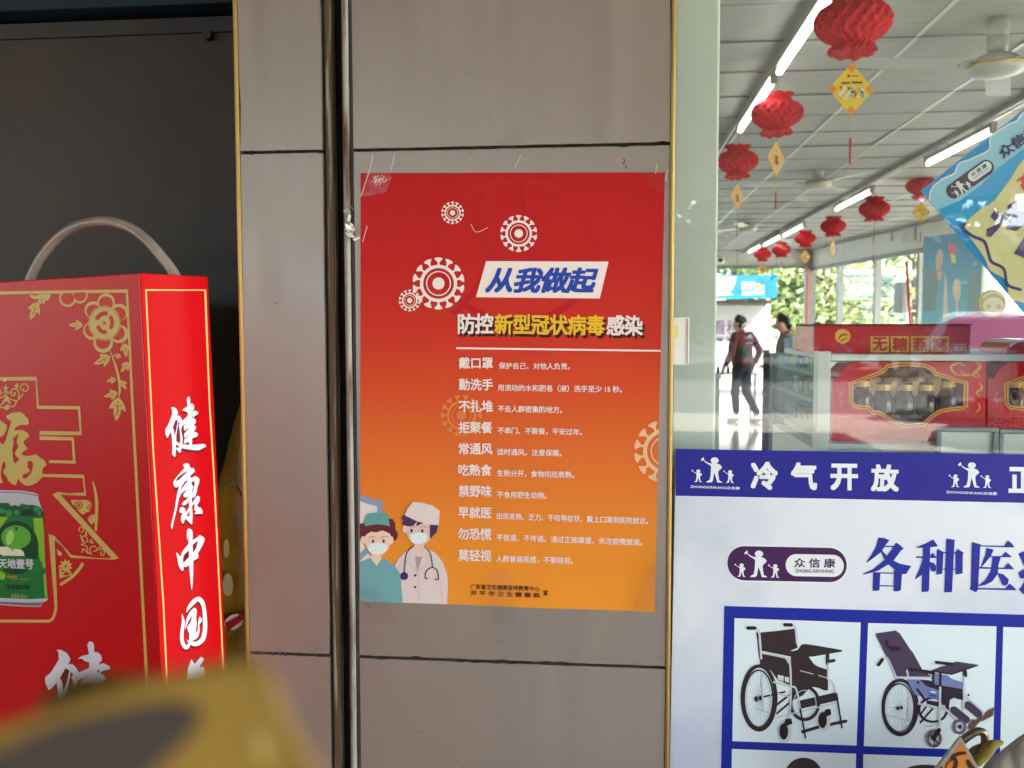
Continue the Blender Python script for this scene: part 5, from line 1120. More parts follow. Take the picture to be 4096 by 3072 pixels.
Art(Pt, None, 1).poly([(3776, 1140), (3782, 1090), (3788, 1140), (3792, 1290), (3770, 1290)]).poly(ell(3827, 1160, 16, 46, 18)).poly([(3824, 1200), (3832, 1200), (3832, 1300), (3822, 1300)]).build('picture_print', ink('peach_print', 216, 200, 184), tb)
Art(Pt, None, 1).poly([(3697, 1075), (3756, 1082), (3742, 1245), (3692, 1245)]).poly([(3880, 1070), (3920, 1085), (3920, 1290), (3862, 1290)]).build('picture_print', ink('grey_print', 140, 158, 158), tb)
Pm = wallplane(2.2)
md = thing('card_display', 'magenta card display topped by a round scalloped disc with a drawn child face', 'card display', (Pm.pt(3970, 1300)[0], 2.2, 0))
arch = [(3770, 1300), (3800, 1285), (3850, 1264), (3910, 1252), (3980, 1249), (4060, 1254), (4130, 1268), (4200, 1300)]
pts = [Pm.world(*Pm.pt(*p)) for p in arch]
MB().prism([pts[0]]+pts[1:]+[Vector((pts[-1].x, 2.2, .01)), Vector((pts[0].x, 2.2, .01))], (0, -1, 0), .03).build('body', mat('magenta_card', S(176, 70, 124), .4, var=.05), md)
Pm2 = wallplane(2.18)
dsc = [( 3970+ (58 if k % 2 else 53)*math.cos(2*math.pi*k/60), 1212+(57 if k % 2 else 52)*math.sin(2*math.pi*k/60)) for k in range(60)]
MB().prism([Pm2.world(*Pm2.pt(*p)) for p in dsc], (0, -1, 0), .004).build('disc', mat('gold_card', S(196, 172, 104), .5), md)
Art(Pm2, None, 1).poly(ell(3974, 1222, 42, 34, 26)).build('face_print', ink('face_cream', 222, 208, 188), md)
Art(Pm2, None, 2).polys(ring(3954, 1226, 6, 6, 3, 16)).polys(ring(3994, 1226, 6, 6, 3, 16)).polys(rb([(3966, 1246), (3974, 1248), (3982, 1246)], 2)).build('face_lines', ink('face_line', 120, 118, 100), md)
Art(Pm2, None, 2).polys(rb([(3932, 1190), (3960, 1172), (3990, 1172), (4012, 1186)], 9)).build('hair_band', ink('band_pale', 200, 208, 206), md)

# ------------------------------------------------------------------ white show cabinet with bird's nest gift boxes right behind the glass
cy0 = .15
dc = thing('display_cabinet', 'white show cabinet with two shelves standing right behind the shop window glass', 'cabinet', (at(3270, 1500, cy0).x, cy0, 0))
cx0 = at(3270, 1500, cy0).x; cx1 = cx0+.95
zsh1 = at(3500, 1418, cy0).z; zsh0 = at(3500, 1443, cy0).z; zb1 = at(3500, 1777, cy0).z; zb0 = at(3500, 1800, cy0).z
M_cab = mat('cabinet_white', S(222, 226, 220), .35, var=.02, scale=4)
ztop = at(3290, 1406, cy0).z
bevel(MB().box(cx0, cx0+.021, cy0, cy0+.030, 0, ztop).build('front_stile', M_cab, dc), .001)
MB().box(cx0+.004, cx0+.010, cy0+.031, cy0+.42, zb1, zsh0-.001).build('side_pane', glassmat('cab_glass', (.86, .92, .94), 1.5, boost=.22), dc)
bevel(MB().box(cx0, cx0+.021, cy0+.031, cy0+.42, 0, zb0-.002).build('side_panel', M_cab, dc), .001)
bevel(MB().box(cx1, cx1+.021, cy0, cy0+.42, 0, ztop).build('side_panel', M_cab, dc), .001)
bevel(MB().box(cx0+.022, cx1-.001, cy0+.001, cy0+.42, zsh0, zsh1).build('shelf', M_cab, dc), .001)
bevel(MB().box(cx0+.022, cx1-.001, cy0+.001, cy0+.42, zb0, zb1).build('shelf', M_cab, dc), .001)
MB().box(cx0+.022, cx1-.001, cy0+.004, cy0+.40, .05, zb0-.001).build('plinth', M_cab, dc)
q4 = crop(3280, 1260, .36890)
M_rbox = mat('gift_red', S(212, 24, 44), .25, coat=.4, var=.05, scale=5)
M_gfoil = mat('gold_foil', S(238, 184, 64), .34, .08, var=.15, scale=30)
OUT = [(132, 1330), (140, 672), (205, 664), (250, 590), (310, 530), (380, 500), (900, 500), (1640, 500), (1798, 506), (1798, 1330)]
WIN = [(355, 730), (440, 705), (640, 630), (705, 600), (735, 560), (850, 545), (1000, 540), (1140, 560), (1215, 595), (1245, 640), (1320, 655), (1440, 700), (1560, 725), (1555, 960), (1520, 975), (1410, 985), (1290, 1005), (1200, 1060), (1120, 1135), (940, 1155), (780, 1105), (705, 1050), (640, 1018), (590, 1020), (540, 975), (400, 960), (358, 920)]
def giftbox(dx, dy, label):
    Yb = cy0+.035+dy; mp = lambda x, y: q4(x+dx, y)
    Pg = wallplane(Yb)
    zfl = zb1+.0005
    g = thing('gift_box', label, 'gift box', (Pg.pt(*mp(965, 1330))[0], Yb, zfl), 'red gift boxes in the white show cabinet')
    P2 = lambda lst: [Pg.world(*Pg.pt(*mp(*p))) for p in lst]
    outer = P2(OUT); lo = min(p.z for p in outer); hi = max(p.z for p in outer)
    kz = (zsh0-.003-zfl)/(hi-lo)
    fit = lambda p: Vector((p.x, p.y, zfl+(p.z-lo)*kz))
    outer = [fit(p) for p in outer]; inner = [fit(p) for p in P2(WIN)]
    allp = outer+inner; vs = list(allp); tris = tessellate_polygon([outer, inner]); fs = []
    for t in tris:
        a, b, c = (allp[i] for i in t); fs.append(tuple(t) if (b-a).cross(c-a).y < 0 else tuple(t[::-1]))
    n = len(vs); D_ = Vector((0, .085, 0)); no = len(outer)
    vs += [p+D_ for p in outer]
    fs += [(i, n+i, n+(i+1) % no, (i+1) % no) for i in range(no)]; fs.append(tuple(range(n+no-1, n-1, -1)))
    n2 = len(vs); ni = len(inner); vs += [p+Vector((0, .07, 0)) for p in inner]
    fs += [(no+i, no+(i+1) % ni, n2+(i+1) % ni, n2+i) for i in range(ni)]; fs.append(tuple(range(n2, n2+ni)))
    body = link_mesh('carton', vs, fs, M_rbox, g)
    inn = MB().prism([p+Vector((0, .040, 0)) for p in inner], (0, -1, 0), .002); inn.build('satin_lining', mat('tan_satin', S(206, 168, 122), .35, col2=S(120, 78, 56), scale=34, bump=.6, bscale=30), g)
    fr = []
    for off, wdt, mt_, nm in ((0, .0065, M_gfoil, 'window_frame'), (.0028, .0018, M_rbox, 'window_frame_line')):
        lp = [(p.x, p.z) for p in inner]; vv = MB()
        cxm = sum(p[0] for p in lp)/len(lp); czm = sum(p[1] for p in lp)/len(lp)
        rbn = ribbon([(x+(x-cxm)*.035, z+(z-czm)*.06) for x, z in lp], wdt, False, False, True)
        for s_ in rbn: vv.add([Vector((x, Yb-.0012-(.0007 if off else 0), z)) for x, z in s_], [(0, 1, 2, 3)])
        vv.build(nm, mt_, g)
    zc = sum(p.z for p in inner)/len(inner); xs0 = min(p.x for p in inner); xs1 = max(p.x for p in inner)
    for k in range(5):
        x = xs0+(xs1-xs0)*(.11+.195*k); zb_ = zc-.038+(.006 if k in (0, 4) else 0)
        bo = MB().lathe((x, Yb+.0195, zb_), [(.001, 0), (.0165, .002), (.0175, .008), (.0175, .030), (.012, .038), (.0115, .041), (.0135, .042), (.0135, .056), (.001, .057)], 16).build('bottle', mat('amber_glass', S(70, 42, 28), .12, coat=.3), g, smooth=True)
        MB().lathe((x, Yb+.0195, zb_+.0425), [(.0139, 0), (.0139, .010)], 16).build('gold_cap_band', M_gfoil, bo)
    for k in range(4):
        x = xs0+(xs1-xs0)*(.2075+.195*k)
        fd = MB(); n_ = 10
        fd.lathe((x, Yb+.022, zc-.042), [(.013, 0), (.010, .02), (.006, .034), (.012, .052), (.017, .066), (.004, .07)], 10, 1, .6)
        fd.build('satin_fold', mat('satin_fold', S(226, 184, 130), .35, col2=S(170, 112, 74), scale=40), g, smooth=True)
    fl = MB().prism([p+Vector((0, .0015, 0)) for p in inner], (0, -1, 0), .0003); fl.build('clear_film', glassmat('box_film', (.98, .98, .98), 1.45, .05, .8, .18), g)
    # printed ornaments
    mf = lambda x, y: q4(x+dx, y)
    A = Art(Pg, mf, 1)
    for q in ([(1690, 520), (1740, 560), (1700, 620), (1745, 680)], [(1745, 520), (1700, 600), (1660, 650), (1740, 690)], [(1720, 720), (1755, 790), (1700, 840), (1740, 900)], [(1480, 540), (1420, 560), (1470, 640), (1620, 660)], [(1720, 960), (1730, 1010), (1700, 1050)], [(1420, 550), (1500, 520), (1560, 550)], [(1530, 610), (1560, 640), (1640, 650)]): A.polys(rb(q, [4, 26, 20, 4][:len(q)] if len(q) == 4 else 14))
    A.build('gold_flourish', M_gfoil, g)
    Art(Pg, mf, .5).poly([(1655, 512), (1795, 512), (1795, 1068), (1640, 1068)]).build('ribbon_print', ink('ribbon_red', 226, 44, 60), g)
    A = Art(Pg, mf, 1)
    for cx, cy in ((260, 1130), (180, 1200), (260, 1275), (350, 1210)): A.polys(ring(cx, cy, 36, 30, 7, 18)); A.polys(rb([(cx+36, cy-8), (cx+80, cy-14), (cx+120, cy)], 7))
    for k in range(6): A.polys(rb([(440+k*28, 1110), (440+k*28, 1270)], 3, False, False))
    A.polys(rb([(210, 1100), (615, 1100), (615, 1280), (210, 1280), (210, 1100)], 4, False, False)); A.polys(rb([(215, 870), (245, 830), (215, 910), (250, 960), (220, 990)], 14))
    A.build('cloud_print', ink('box_pink', 214, 120, 110), g)
    return g
giftbox(0, 0, 'red gift box with whole gold-edged window of bottles, lower cabinet shelf')
giftbox(1682, .004, 'red gift box with gold-edged window cut by the right photo edge, lower cabinet shelf')
# the long box on the upper shelf
Yu = cy0+.06; Pu = wallplane(Yu)
xa = at(3256, 1350, Yu).x; xb = at(3884, 1350, Yu).x; zt = at(3500, 1301, Yu).z
ub = thing('gift_box', 'long red gift box with gold square Chinese lettering on the upper cabinet shelf', 'gift box', ((xa+xb)/2, Yu, zsh1+.0005), 'red gift boxes in the white show cabinet')
bevel(MB().box(xa, xb, Yu, Yu+.16, zsh1+.0005, zt).build('carton', M_rbox, ub), .0015)
MB().box(xa-.001, xb+.001, Yu-.0012, Yu+.161, zt-.0004, zt+.0022).build('lid_edge', mat('maroon_edge', S(70, 40, 40), .5), ub)
A = Art(Pu, q4, 1)
for x in (548, 768, 984, 1200): A.poly([(x, 230), (x+196, 230), (x+196, 402), (x, 402)])
A.poly(ell(246, 230, 84, 80)); A.build('gold_square', M_gfoil, ub)
for ch, x in (('无', 548), ('糖', 768), ('燕', 984), ('窝', 1200)): Art(Pu, q4, 2).text(ch, (x+14, 392), (x+182, 392), 152, .035).build('box_lettering', M_rbox, ub)
Art(Pu, q4, 2).polys(rb([(190, 270), (240, 215), (300, 215)], [10, 20, 8])).polys(rb([(200, 300), (250, 270), (310, 245)], [6, 14, 4])).build('logo_stroke', M_rbox, ub)
A = Art(Pu, q4, 1); A.polys(rb([(1428, 404), (1428, 318), (1578, 318), (1578, 404)], 7, False, False)); A.text('植饮', (1442, 392), (1566, 392), 58, .02); A.build('stamp_lettering', ink('stamp', 230, 200, 170), ub)
zc2 = at(4060, 1358, Yu).z
ob = thing('gift_box', 'red and white dome-topped box at the right photo edge on the upper cabinet shelf', 'gift box', (at(4080, 1400, Yu).x, Yu, zsh1+.0005), 'red gift boxes in the white show cabinet')
dm = [(4025, 1412), (4030, 1392), (4050, 1370), (4085, 1358), (4140, 1356), (4190, 1372), (4210, 1412)]
pd_ = [Pu.world(*Pu.pt(*p)) for p in dm]; pd_[0].z = pd_[-1].z = zsh1+.0006
MB().prism(pd_, (0, -1, 0), .12).build('carton', M_rbox, ob)
Art(Pu, None, 1).polys(rb([(4040, 1385), (4062, 1368), (4090, 1362), (4130, 1362)], 9)).build('white_print', I_bw, ob)
Art(Pu, None, 1).text('生', (4084, 1402), (4130, 1402), 38, .03).build('box_lettering', ink('box_green', 70, 120, 80), ob)
# two aluminium frames leaning before the cabinet
for i, (x0p, x1p, yt, lab) in enumerate(((1272, 1942, 1216, 'white panel in aluminium frame above the blue band, left of two'), (1948, 2600, 1236, 'white panel in aluminium frame above the blue band, cut by right edge'))):
    Yf = .105+.006*i
    a = at(*q4(x0p, yt), Yf); b = at(*q4(x1p, yt), Yf); zl = at(*q4(x0p, 1560), Yf).z-.12
    fr = thing('framed_panel', lab, 'framed panel', ((a.x+b.x)/2, Yf, zl), 'framed white panels inside the glass')
    m = MB(); wb_ = .0075; zt_ = a.z
    m.box(a.x, b.x, Yf, Yf+.012, zt_-wb_, zt_); m.box(a.x, a.x+wb_, Yf, Yf+.012, zl, zt_-wb_); m.box(b.x-wb_, b.x, Yf, Yf+.012, zl, zt_-wb_); m.box(a.x+wb_, b.x-wb_, Yf, Yf+.012, zl, zl+wb_)
    bevel(m.build('frame', mat('dull_aluminium', S(122, 134, 130), .4, .5, var=.15, scale=30), fr), .0012)
    MB().box(a.x+wb_, b.x-wb_, Yf+.005, Yf+.009, zl+wb_, zt_-wb_).build('panel', M_cab, fr)
    MB().box(a.x+.02, b.x-.02, Yf+.0, Yf+.02, 0, zl).build('support', M_cab, fr)

# ------------------------------------------------------------------ side cabinet with medicine cartons
xs = 1.375
sc_ = thing('medicine_cabinet', 'grey glazed medicine cabinet between walking person and white cabinet', 'cabinet', (xs, 4.2, 0))
SH = (1.235, 1.09, .92, .745, .55)
M_shelf = mat('grey_shelf', S(186, 194, 196), .35, var=.04)
for z in SH: bevel(MB().box(xs, xs+.42, 3.5, 4.96, z-.022, z).build('shelf', M_shelf, sc_), .002)
MB().box(xs+.42, xs+.44, 3.5, 4.96, 0, 1.3).build('back_panel', mat('cabinet_blue_grey', S(86, 100, 112), .6), sc_)
MB().box(xs, xs+.42, 3.46, 3.5, 0, 1.30).build('end_panel', M_cab, sc_)
MB().box(xs, xs+.42, 4.96, 5.0, 0, 1.30).build('end_panel', M_shelf, sc_)
MB().box(xs-.004, xs-.001, 3.5, 4.96, .3, 1.30).build('glass_front', glassmat('cab_glass', (.86, .92, .94), 1.5, boost=.22), sc_)
m = MB(); m.box(xs-.05, xs-.01, 5.02, 5.06, 0, 1.32); m.build('perforated_upright', mat('dark_upright', S(58, 54, 50), .5, .3, col2=S(130, 126, 118), scale=60, ramp=(.6, .66)), sc_)
MB().box(xs-.01, xs+.06, 5.0, 5.04, 0, 1.30).build('corner_post', M_frame, sc_)
mp_ = at(3267, 1500, 3.3).x
tag(MB().box(mp_-.012, mp_+.016, 3.30, 3.34, 0, 1.5).build('maroon_post', mat('maroon_post', S(98, 30, 34), .35, coat=.3)), 'thin dark maroon post just left of the white show cabinet', 'post')
PALM = [('blue', (50, 90, 150)), ('white', (206, 210, 210)), ('green', (70, 130, 80)), ('yellow', (206, 190, 70)), ('pale blue', (130, 170, 200)), ('orange red', (196, 80, 56)), ('lime green', (150, 180, 70)), ('navy', (36, 50, 96))]
rg = random.Random(11); ordw = ['top', 'second', 'third', 'fourth', 'bottom']
places = ['nearest the camera', 'second from the near end', 'third from the near end', 'in the middle of the row', 'fourth from the far end', 'third from the far end', 'second from the far end', 'at the far end']
for si, z in enumerate(SH[:5]):
    y = 3.53; k = 0
    while y < 4.8 and k < 8:
        w_ = rg.uniform(.13, .16); h_ = rg.uniform(.07, .105); cn, cc_ = rg.choice(PALM)
        if si in (1, 3) and k in (0, 1): cn, cc_ = PALM[3 if si == 3 else 6]
        if si == 2 and k in (1, 2): cn, cc_ = PALM[5]
        o = thing('medicine_carton', '%s medicine carton, %s shelf of side cabinet, %s' % (cn, ordw[si], places[k]), 'carton', (xs+.1, y+w_/2, z), 'medicine cartons in the side cabinet')
        mt_ = mat('carton_'+cn.replace(' ', '_'), S(*cc_), .45, var=.05)
        bevel(MB().box(xs+.03+rg.uniform(0, .02), xs+.2, y, y+w_-.008, z+.0005, z+h_).build('carton', mt_, o), .002)
        lb = MB(); lb.box(xs+.0285, xs+.03, y+.02, y+w_*.6, z+h_*.35, z+h_*.75); lb.build('label_print', mat('carton_label', S(216, 216, 206), .5), o)
        y += w_+rg.uniform(0, .012); k += 1
rg = random.Random(21)
y = 3.6
for k, (cn, cc_, h_) in enumerate((('white', (212, 212, 206), .13), ('pale green', (170, 190, 178), .15), ('grey', (150, 150, 146), .16), ('cream', (206, 198, 180), .12), ('pale blue', (130, 170, 200), .10))):
    o = bevel(MB().box(xs+.05, xs+.25, y, y+.2, 1.301, 1.301+h_).build('stacked_carton', mat('stack_'+cn.replace(' ', '_'), S(*cc_), .5, var=.06)), .003)
    tag(o, '%s carton standing on top of the side cabinet, %s' % (cn, places[(0, 1, 3, 6, 7)[k]]), 'carton', 'cartons on top of the side cabinet'); y += .26
MB().box(xs-.01, xs+.43, 3.47, 5.0, 1.295, 1.3).build('top_sheet', glassmat('cab_glass'), sc_)
# grey counter at the left and a sales table with bottles behind
a = at(2880, 1516, 6.4)
gc = thing('counter', 'low grey counter end just right of the white column', 'counter', (a.x-.5, 7, 0))
bevel(MB().box(a.x-1.0, a.x, 6.4, 8.6, 0, a.z).build('body', mat('counter_grey', S(150, 154, 146), .5, var=.05), gc), .004)
bevel(MB().box(a.x-1.02, a.x+.012, 6.38, 8.62, a.z+.001, a.z+.03).build('top', M_shelf, gc), .004)
tz = at(2880, 1492, 15.0).z; tx = at(2885, 1492, 15.0).x
st = thing('sales_table', 'white table with a row of red-capped bottles behind the walking person', 'table', (tx, 15.0, 0))
MB().box(tx-1.2, tx+.62, 14.8, 15.4, tz-.03, tz).build('tabletop', M_cab, st)
for dx in (-1.1, .55):
    for dy in (14.85, 15.35): MB().box(tx+dx-.02, tx+dx+.02, dy-.02, dy+.02, 0, tz-.031).build('leg', M_frame, st)
for k in range(6):
    x = tx-.06+k*.085
    bt = thing('bottle', 'dark bottle with red cap on the white table, %s' % ('leftmost in its row', 'second from the left', 'third from the left', 'third from the right', 'second from the right', 'rightmost in its row')[k], 'bottle', (x, 14.95, tz), 'red capped bottles on the table')
    MB().lathe((x, 14.95, tz+.0005), [(.001, 0), (.03, .002), (.03, .09), (.014, .12), (.014, .13), (.001, .13)], 10).build('body', mat('bottle_brown', S(60, 40, 36), .2), bt, smooth=True)
    MB().lathe((x, 14.95, tz+.125), [(.001, 0), (.017, .001), (.017, .03), (.001, .031)], 10).build('cap', mat('bottle_red', S(190, 40, 44), .4), bt)

# ------------------------------------------------------------------ people
def skinned(name, verts, edges, radii, m, parent, T, sub=2):
    me = bpy.data.meshes.new(name); me.from_pydata([T @ Vector(v) for v in verts], edges, []); me.update()
    o = bpy.data.objects.new(name, me); COL.objects.link(o)
    sk = o.modifiers.new('skin', 'SKIN'); sk.use_smooth_shade = True
    for i, r_ in enumerate(radii):
        d = me.skin_vertices[0].data[i]; d.radius = r_ if isinstance(r_, tuple) else (r_, r_); d.use_root = (i == 0)
    sb_ = o.modifiers.new('sub', 'SUBSURF'); sb_.levels = sub; sb_.render_levels = sub
    bpy.context.view_layer.update()
    me2 = bpy.data.meshes.new_from_object(o.evaluated_get(bpy.context.evaluated_depsgraph_get()))
    bpy.data.objects.remove(o); bpy.data.meshes.remove(me)
    b = base(parent)
    for v in me2.vertices: v.co -= b
    me2.materials.clear(); me2.materials.append(m); me2.polygons.foreach_set('use_smooth', [True]*len(me2.polygons))
    o = bpy.data.objects.new(name, me2); COL.objects.link(o); o.parent = parent; BASE[o] = b
    return o
M_skin = mat('skin', S(206, 160, 134), .55)
M_hair = mat('hair', S(34, 28, 26), .5, var=.3, scale=40)
def person(pos, face, h, J, label, jacket, trousers, shoes, collar, mask, jprint):
    """J: joints in metres for a 1.62 m figure; x right, y forward, z up"""
    root = thing('person', label, 'person', pos)
    k = h/1.62
    T = Matrix.Translation(pos) @ Matrix.Rotation(face, 4, 'Z') @ Matrix.Scale(k, 4)
    V, E, Rr = [], [], []
    def add(p, r_, par=None):
        V.append(Vector(p)); Rr.append(r_)
        if par is not None: E.append((par, len(V)-1))
        return len(V)-1
    pel = add(J['pel'], (.11, .085)); wa = add(J['waist'], (.10, .075), pel); ch = add(J['chest'], (.115, .085), wa); nk = add(J['neck'], .05, ch)
    hd0 = add(J['head']+Vector((0, .015, -.06)), .062, nk); hd = add(J['head']+Vector((0, .01, .02)), (.078, .088), hd0); add(J['head']+Vector((0, 0, .085)), .055, hd)
    pass
    for s in 'lr':
        sh = add(J['sh'+s], .052, ch); el = add(J['el'+s], .040, sh); wr = add(J['wr'+s], .027, el); d = (J['wr'+s]-J['el'+s]).normalized()
        pm = add(J['wr'+s]+d*.05, (.018, .030), wr)
        side = Vector((1, 0, 0)) if s == 'r' else Vector((-1, 0, 0)); fw_ = Vector((0, 1, 0))
        for q in range(4):
            off = fw_*(.024-.016*q); L = (.072, .08, .075, .06)[q]
            a_ = add(J['wr'+s]+d*.085+off, .009, pm); b_ = add(J['wr'+s]+d*(.085+L*.55)+off-side*.006, .008, a_); add(J['wr'+s]+d*(.085+L)+off-side*.018, .006, b_)
        a_ = add(J['wr'+s]+d*.045+fw_*.032, .010, wr); add(J['wr'+s]+d*.085+fw_*.052, .008, a_)
        hp = add(J['hp'+s], .072, pel); kn = add(J['kn'+s], .048, hp); add(J['an'+s], .034, kn)
    skinned('body', V, E, Rr, M_skin, root, T, 1)
    jv = [J['pel']+Vector((0, 0, -.075)), J['pel']+Vector((0, 0, .02)), J['waist'], J['chest'], J['neck']+Vector((0, 0, -.035))]; je = [(0, 1), (1, 2), (2, 3), (3, 4)]; jr = [(.172, .135), (.178, .14), (.172, .132), (.178, .132), .072]
    for s in 'lr':
        n = len(jv); jv += [J['sh'+s], J['el'+s], J['wr'+s]]; je += [(3, n), (n, n+1), (n+1, n+2)]; jr += [.078, .064, .05]
    jk = skinned('jacket', jv, je, jr, jacket, root, T)
    nb_ = bpy.data.textures.get('cloth_folds') or bpy.data.textures.new('cloth_folds', 'CLOUDS'); nb_.noise_scale = .09
    dm_ = jk.modifiers.new('folds', 'DISPLACE'); dm_.texture = nb_; dm_.strength = .035; dm_.mid_level = .5
    tv = [J['pel']+Vector((0, 0, .06)), J['pel']+Vector((0, 0, -.03))]; te = [(0, 1)]; tr = [(.14, .108), (.15, .118)]
    for s in 'lr':
        n = len(tv); tv += [J['hp'+s], J['kn'+s], J['an'+s]+Vector((0, 0, .02))]; te += [(1, n), (n, n+1), (n+1, n+2)]; tr += [.094, .072, .054]
    skinned('trousers', tv, te, tr, trousers, root, T)
    for s in 'lr':
        f_ = J['ft'+s]; a_ = J['an'+s]
        skinned('shoe', [a_+Vector((0, 0, -.0))-f_*.02, a_-f_*.03+Vector((0, 0, -.05)), a_+f_*.08+Vector((0, 0, -.052)), a_+f_*.17+Vector((0, 0, -.058))], [(0, 1), (1, 2), (2, 3)], [.036, .040, .040, .030], shoes, root, T)
    hp_ = J['head']
    skinned('hair', [hp_+Vector((0, -.015, .06)), hp_+Vector((0, -.055, .0)), hp_+Vector((0, -.055, -.075)), hp_+Vector((.03, .03, .095)), hp_+Vector((-.03, .03, .095)), hp_+Vector((.055, -.02, .02)), hp_+Vector((-.055, -.02, .02))], [(0, 1), (1, 2), (0, 3), (0, 4), (0, 5), (0, 6)], [.080, .078, .05, .05, .05, .06, .06], M_hair, root, T)
    skinned('face_mask', [hp_+Vector((-.045, .055, -.045)), hp_+Vector((0, .088, -.040)), hp_+Vector((.045, .055, -.045))], [(0, 1), (1, 2)], [.034, .042, .034], mask, root, T, 1)
    skinned('collar', [J['neck']+Vector((.05, -.02, -.01)), J['neck']+Vector((0, -.055, .0)), J['neck']+Vector((-.05, -.02, -.01)), J['neck']+Vector((0, .055, -.03))], [(0, 1), (1, 2), (2, 3), (3, 0)], [.03, .034, .03, .026], collar, root, T, 1)
    for s in (-1, 1):
        e_ = T @ (hp_+Vector((.03*s, .083, .022))); MB().lathe(e_, [(.0, -.008), (.009, 0), (0, .008)], 8).build('eye', mat('eye_dark', S(30, 24, 22), .3), root)
        e_ = T @ (hp_+Vector((.082*s, -.0, -.005))); MB().lathe(e_, [(.0, -.026), (.014, -.01), (.016, .014), (0, .028)], 8).build('ear', M_skin, root, smooth=True)
    nz_ = T @ (hp_+Vector((0, .098, -.012))); MB().lathe(nz_, [(.012, -.014), (.012, -.004), (.003, .026)], 8).build('nose', M_skin, root, smooth=True)
    if jprint:
        m = MB(); 
        for (x0, x1, z0, z1) in ((-.085, .085, 1.285, 1.297), (-.06, -.01, 1.20, 1.215), (0, .08, 1.2, 1.212)):
            m.add([T @ Vector((x, J['chest'].y-.138, z)) for x, z in ((x0, z0), (x1, z0), (x1, z1), (x0, z1))], [(3, 2, 1, 0)])
        m.add([T @ Vector((x, J['chest'].y-.138, z)) for x, z in ((-.03, 1.30), (.07, 1.30), (.03, 1.345), (.0, 1.33))], [(3, 2, 1, 0)])
        m.build('back_print', mat('print_grey', S(150, 160, 156), .6), root)
    return root
Vc = lambda *a: Vector(a)
J1 = dict(pel=Vc(0, 0, .90), waist=Vc(0, .0, 1.05), chest=Vc(0, .01, 1.22), neck=Vc(0, .025, 1.39), head=Vc(-.03, .05, 1.51),
          shl=Vc(-.17, .0, 1.32), ell=Vc(-.25, -.02, 1.07), wrl=Vc(-.26, .10, .86), shr=Vc(.17, .0, 1.32), elr=Vc(.27, -.10, 1.10), wrr=Vc(.24, -.02, .88),
          hpl=Vc(-.085, 0, .84), knl=Vc(-.09, .06, .47), anl=Vc(-.08, .03, .085), ftl=Vc(-.25, .97, 0), hpr=Vc(.085, 0, .84), knr=Vc(.10, .03, .47), anr=Vc(.15, -.20, .085), ftr=Vc(-.1, .99, 0))
M_j1 = mat('jacket_red_green', S(98, 28, 32), .7, col2=S(26, 58, 46), scale=3.2, ramp=(.55, .58))
p1 = atz(2966, 1688, 0); p1.z = 0
person(p1, R(38), 1.62, J1, 'person in dark red and green jacket and black trousers walking away', M_j1, mat('black_trousers', S(15, 14, 17), .8, var=.2, scale=9), mat('white_shoe', S(210, 208, 198), .5), mat('red_collar', S(176, 34, 40), .7), mat('mask_teal', S(120, 186, 186), .7), True)
J2 = dict(J1); J2.update(anr=Vc(.10, .02, .085), knr=Vc(.09, .05, .47), anl=Vc(-.09, .02, .085), elr=Vc(.23, .02, 1.08), wrr=Vc(.16, .2, 1.0), ell=Vc(-.23, .02, 1.08), wrl=Vc(-.16, .2, 1.0), head=Vc(0, .07, 1.50), ftl=Vc(-.1, .99, 0))
p2 = at(3148, 1400, 10.6); p2.z = 0
person(p2, R(72), 1.62, J2, 'person with short dark hair, pale mask and grey top behind the medicine cabinet', mat('grey_top', S(112, 112, 110), .8, var=.15, scale=8), mat('dark_trousers', S(50, 50, 58), .8), mat('dark_shoe', S(50, 46, 44), .6), mat('red_lapel', S(190, 36, 44), .7), mat('mask_teal', S(120, 186, 186), .7), False)

# ================================================================== OUTSIDE, beyond the far shop front
YB = YF+1.9
bo = thing('phone_booth_stall', 'promotional stall with blue sign board and white lettered sheet beyond the shop', 'stall', at(2900, 1500, YB))
Pbo = wallplane(YB)
a0 = Pbo.pt(2500, 1222); a1 = Pbo.pt(3078, 1222)
MB().box(a0[0], a1[0], YB, YB+.05, 0, a1[1]).build('side_sheet', mat('white_sheet', S(214, 208, 208), .6, var=.02), bo)
b0 = Pbo.pt(2500, 1197); b1 = Pbo.pt(3092, 1104)
MB().box(b0[0], b1[0], YB-.5, YB-.42, b0[1], b1[1]).build('sign_board', mat('sign_azure', S(28, 96, 176), .4, var=.1, scale=2), bo)
MB().box(b0[0], b1[0]-.1, YB-.42, YB+1.4, b0[1]-.12, b0[1]-.04).build('eave', mat('brown_eave', S(96, 84, 76), .7), bo)
MB().box(a1[0]-.06, a1[0]+.03, YB+.06, YB+.15, 0, b0[1]).build('post', M_frame, bo)
Pb2 = wallplane(YB-.5)
c9 = crop(2860, 1000, .21700)
Art(Pb2, c9, 3).text('5G', (495, 720), (680, 720), 130, .045).text('++', (655, 620), (730, 615), 34, .02).build('sign_lettering', I_bw, bo)
Art(Pb2, c9, 3).poly([(728, 628), (815, 625), (815, 712), (728, 715)]).poly([(832, 655), (905, 650), (905, 712), (832, 714)]).build('sign_square', ink('sign_yellow', 226, 180, 60), bo)
Art(Pb2, c9, 3).text('工业', (495, 828), (680, 826), 72, .05).text('静馆', (695, 826), (905, 822), 76, .04).build('sign_lettering', I_bw, bo)
Art(Pb2, c9, 2).poly([(-300, 842), (930, 826), (935, 868), (-300, 905)]).build('sign_stripe', ink('sign_cyan', 20, 150, 214), bo)
Art(Pb2, c9, 2).poly([(-300, 500), (400, 500), (330, 700), (250, 790), (330, 830), (-300, 845)]).build('sign_glare', ink('sign_glare', 214, 230, 236), bo)  # overexposed left part of the sign board, painted as a pale shape
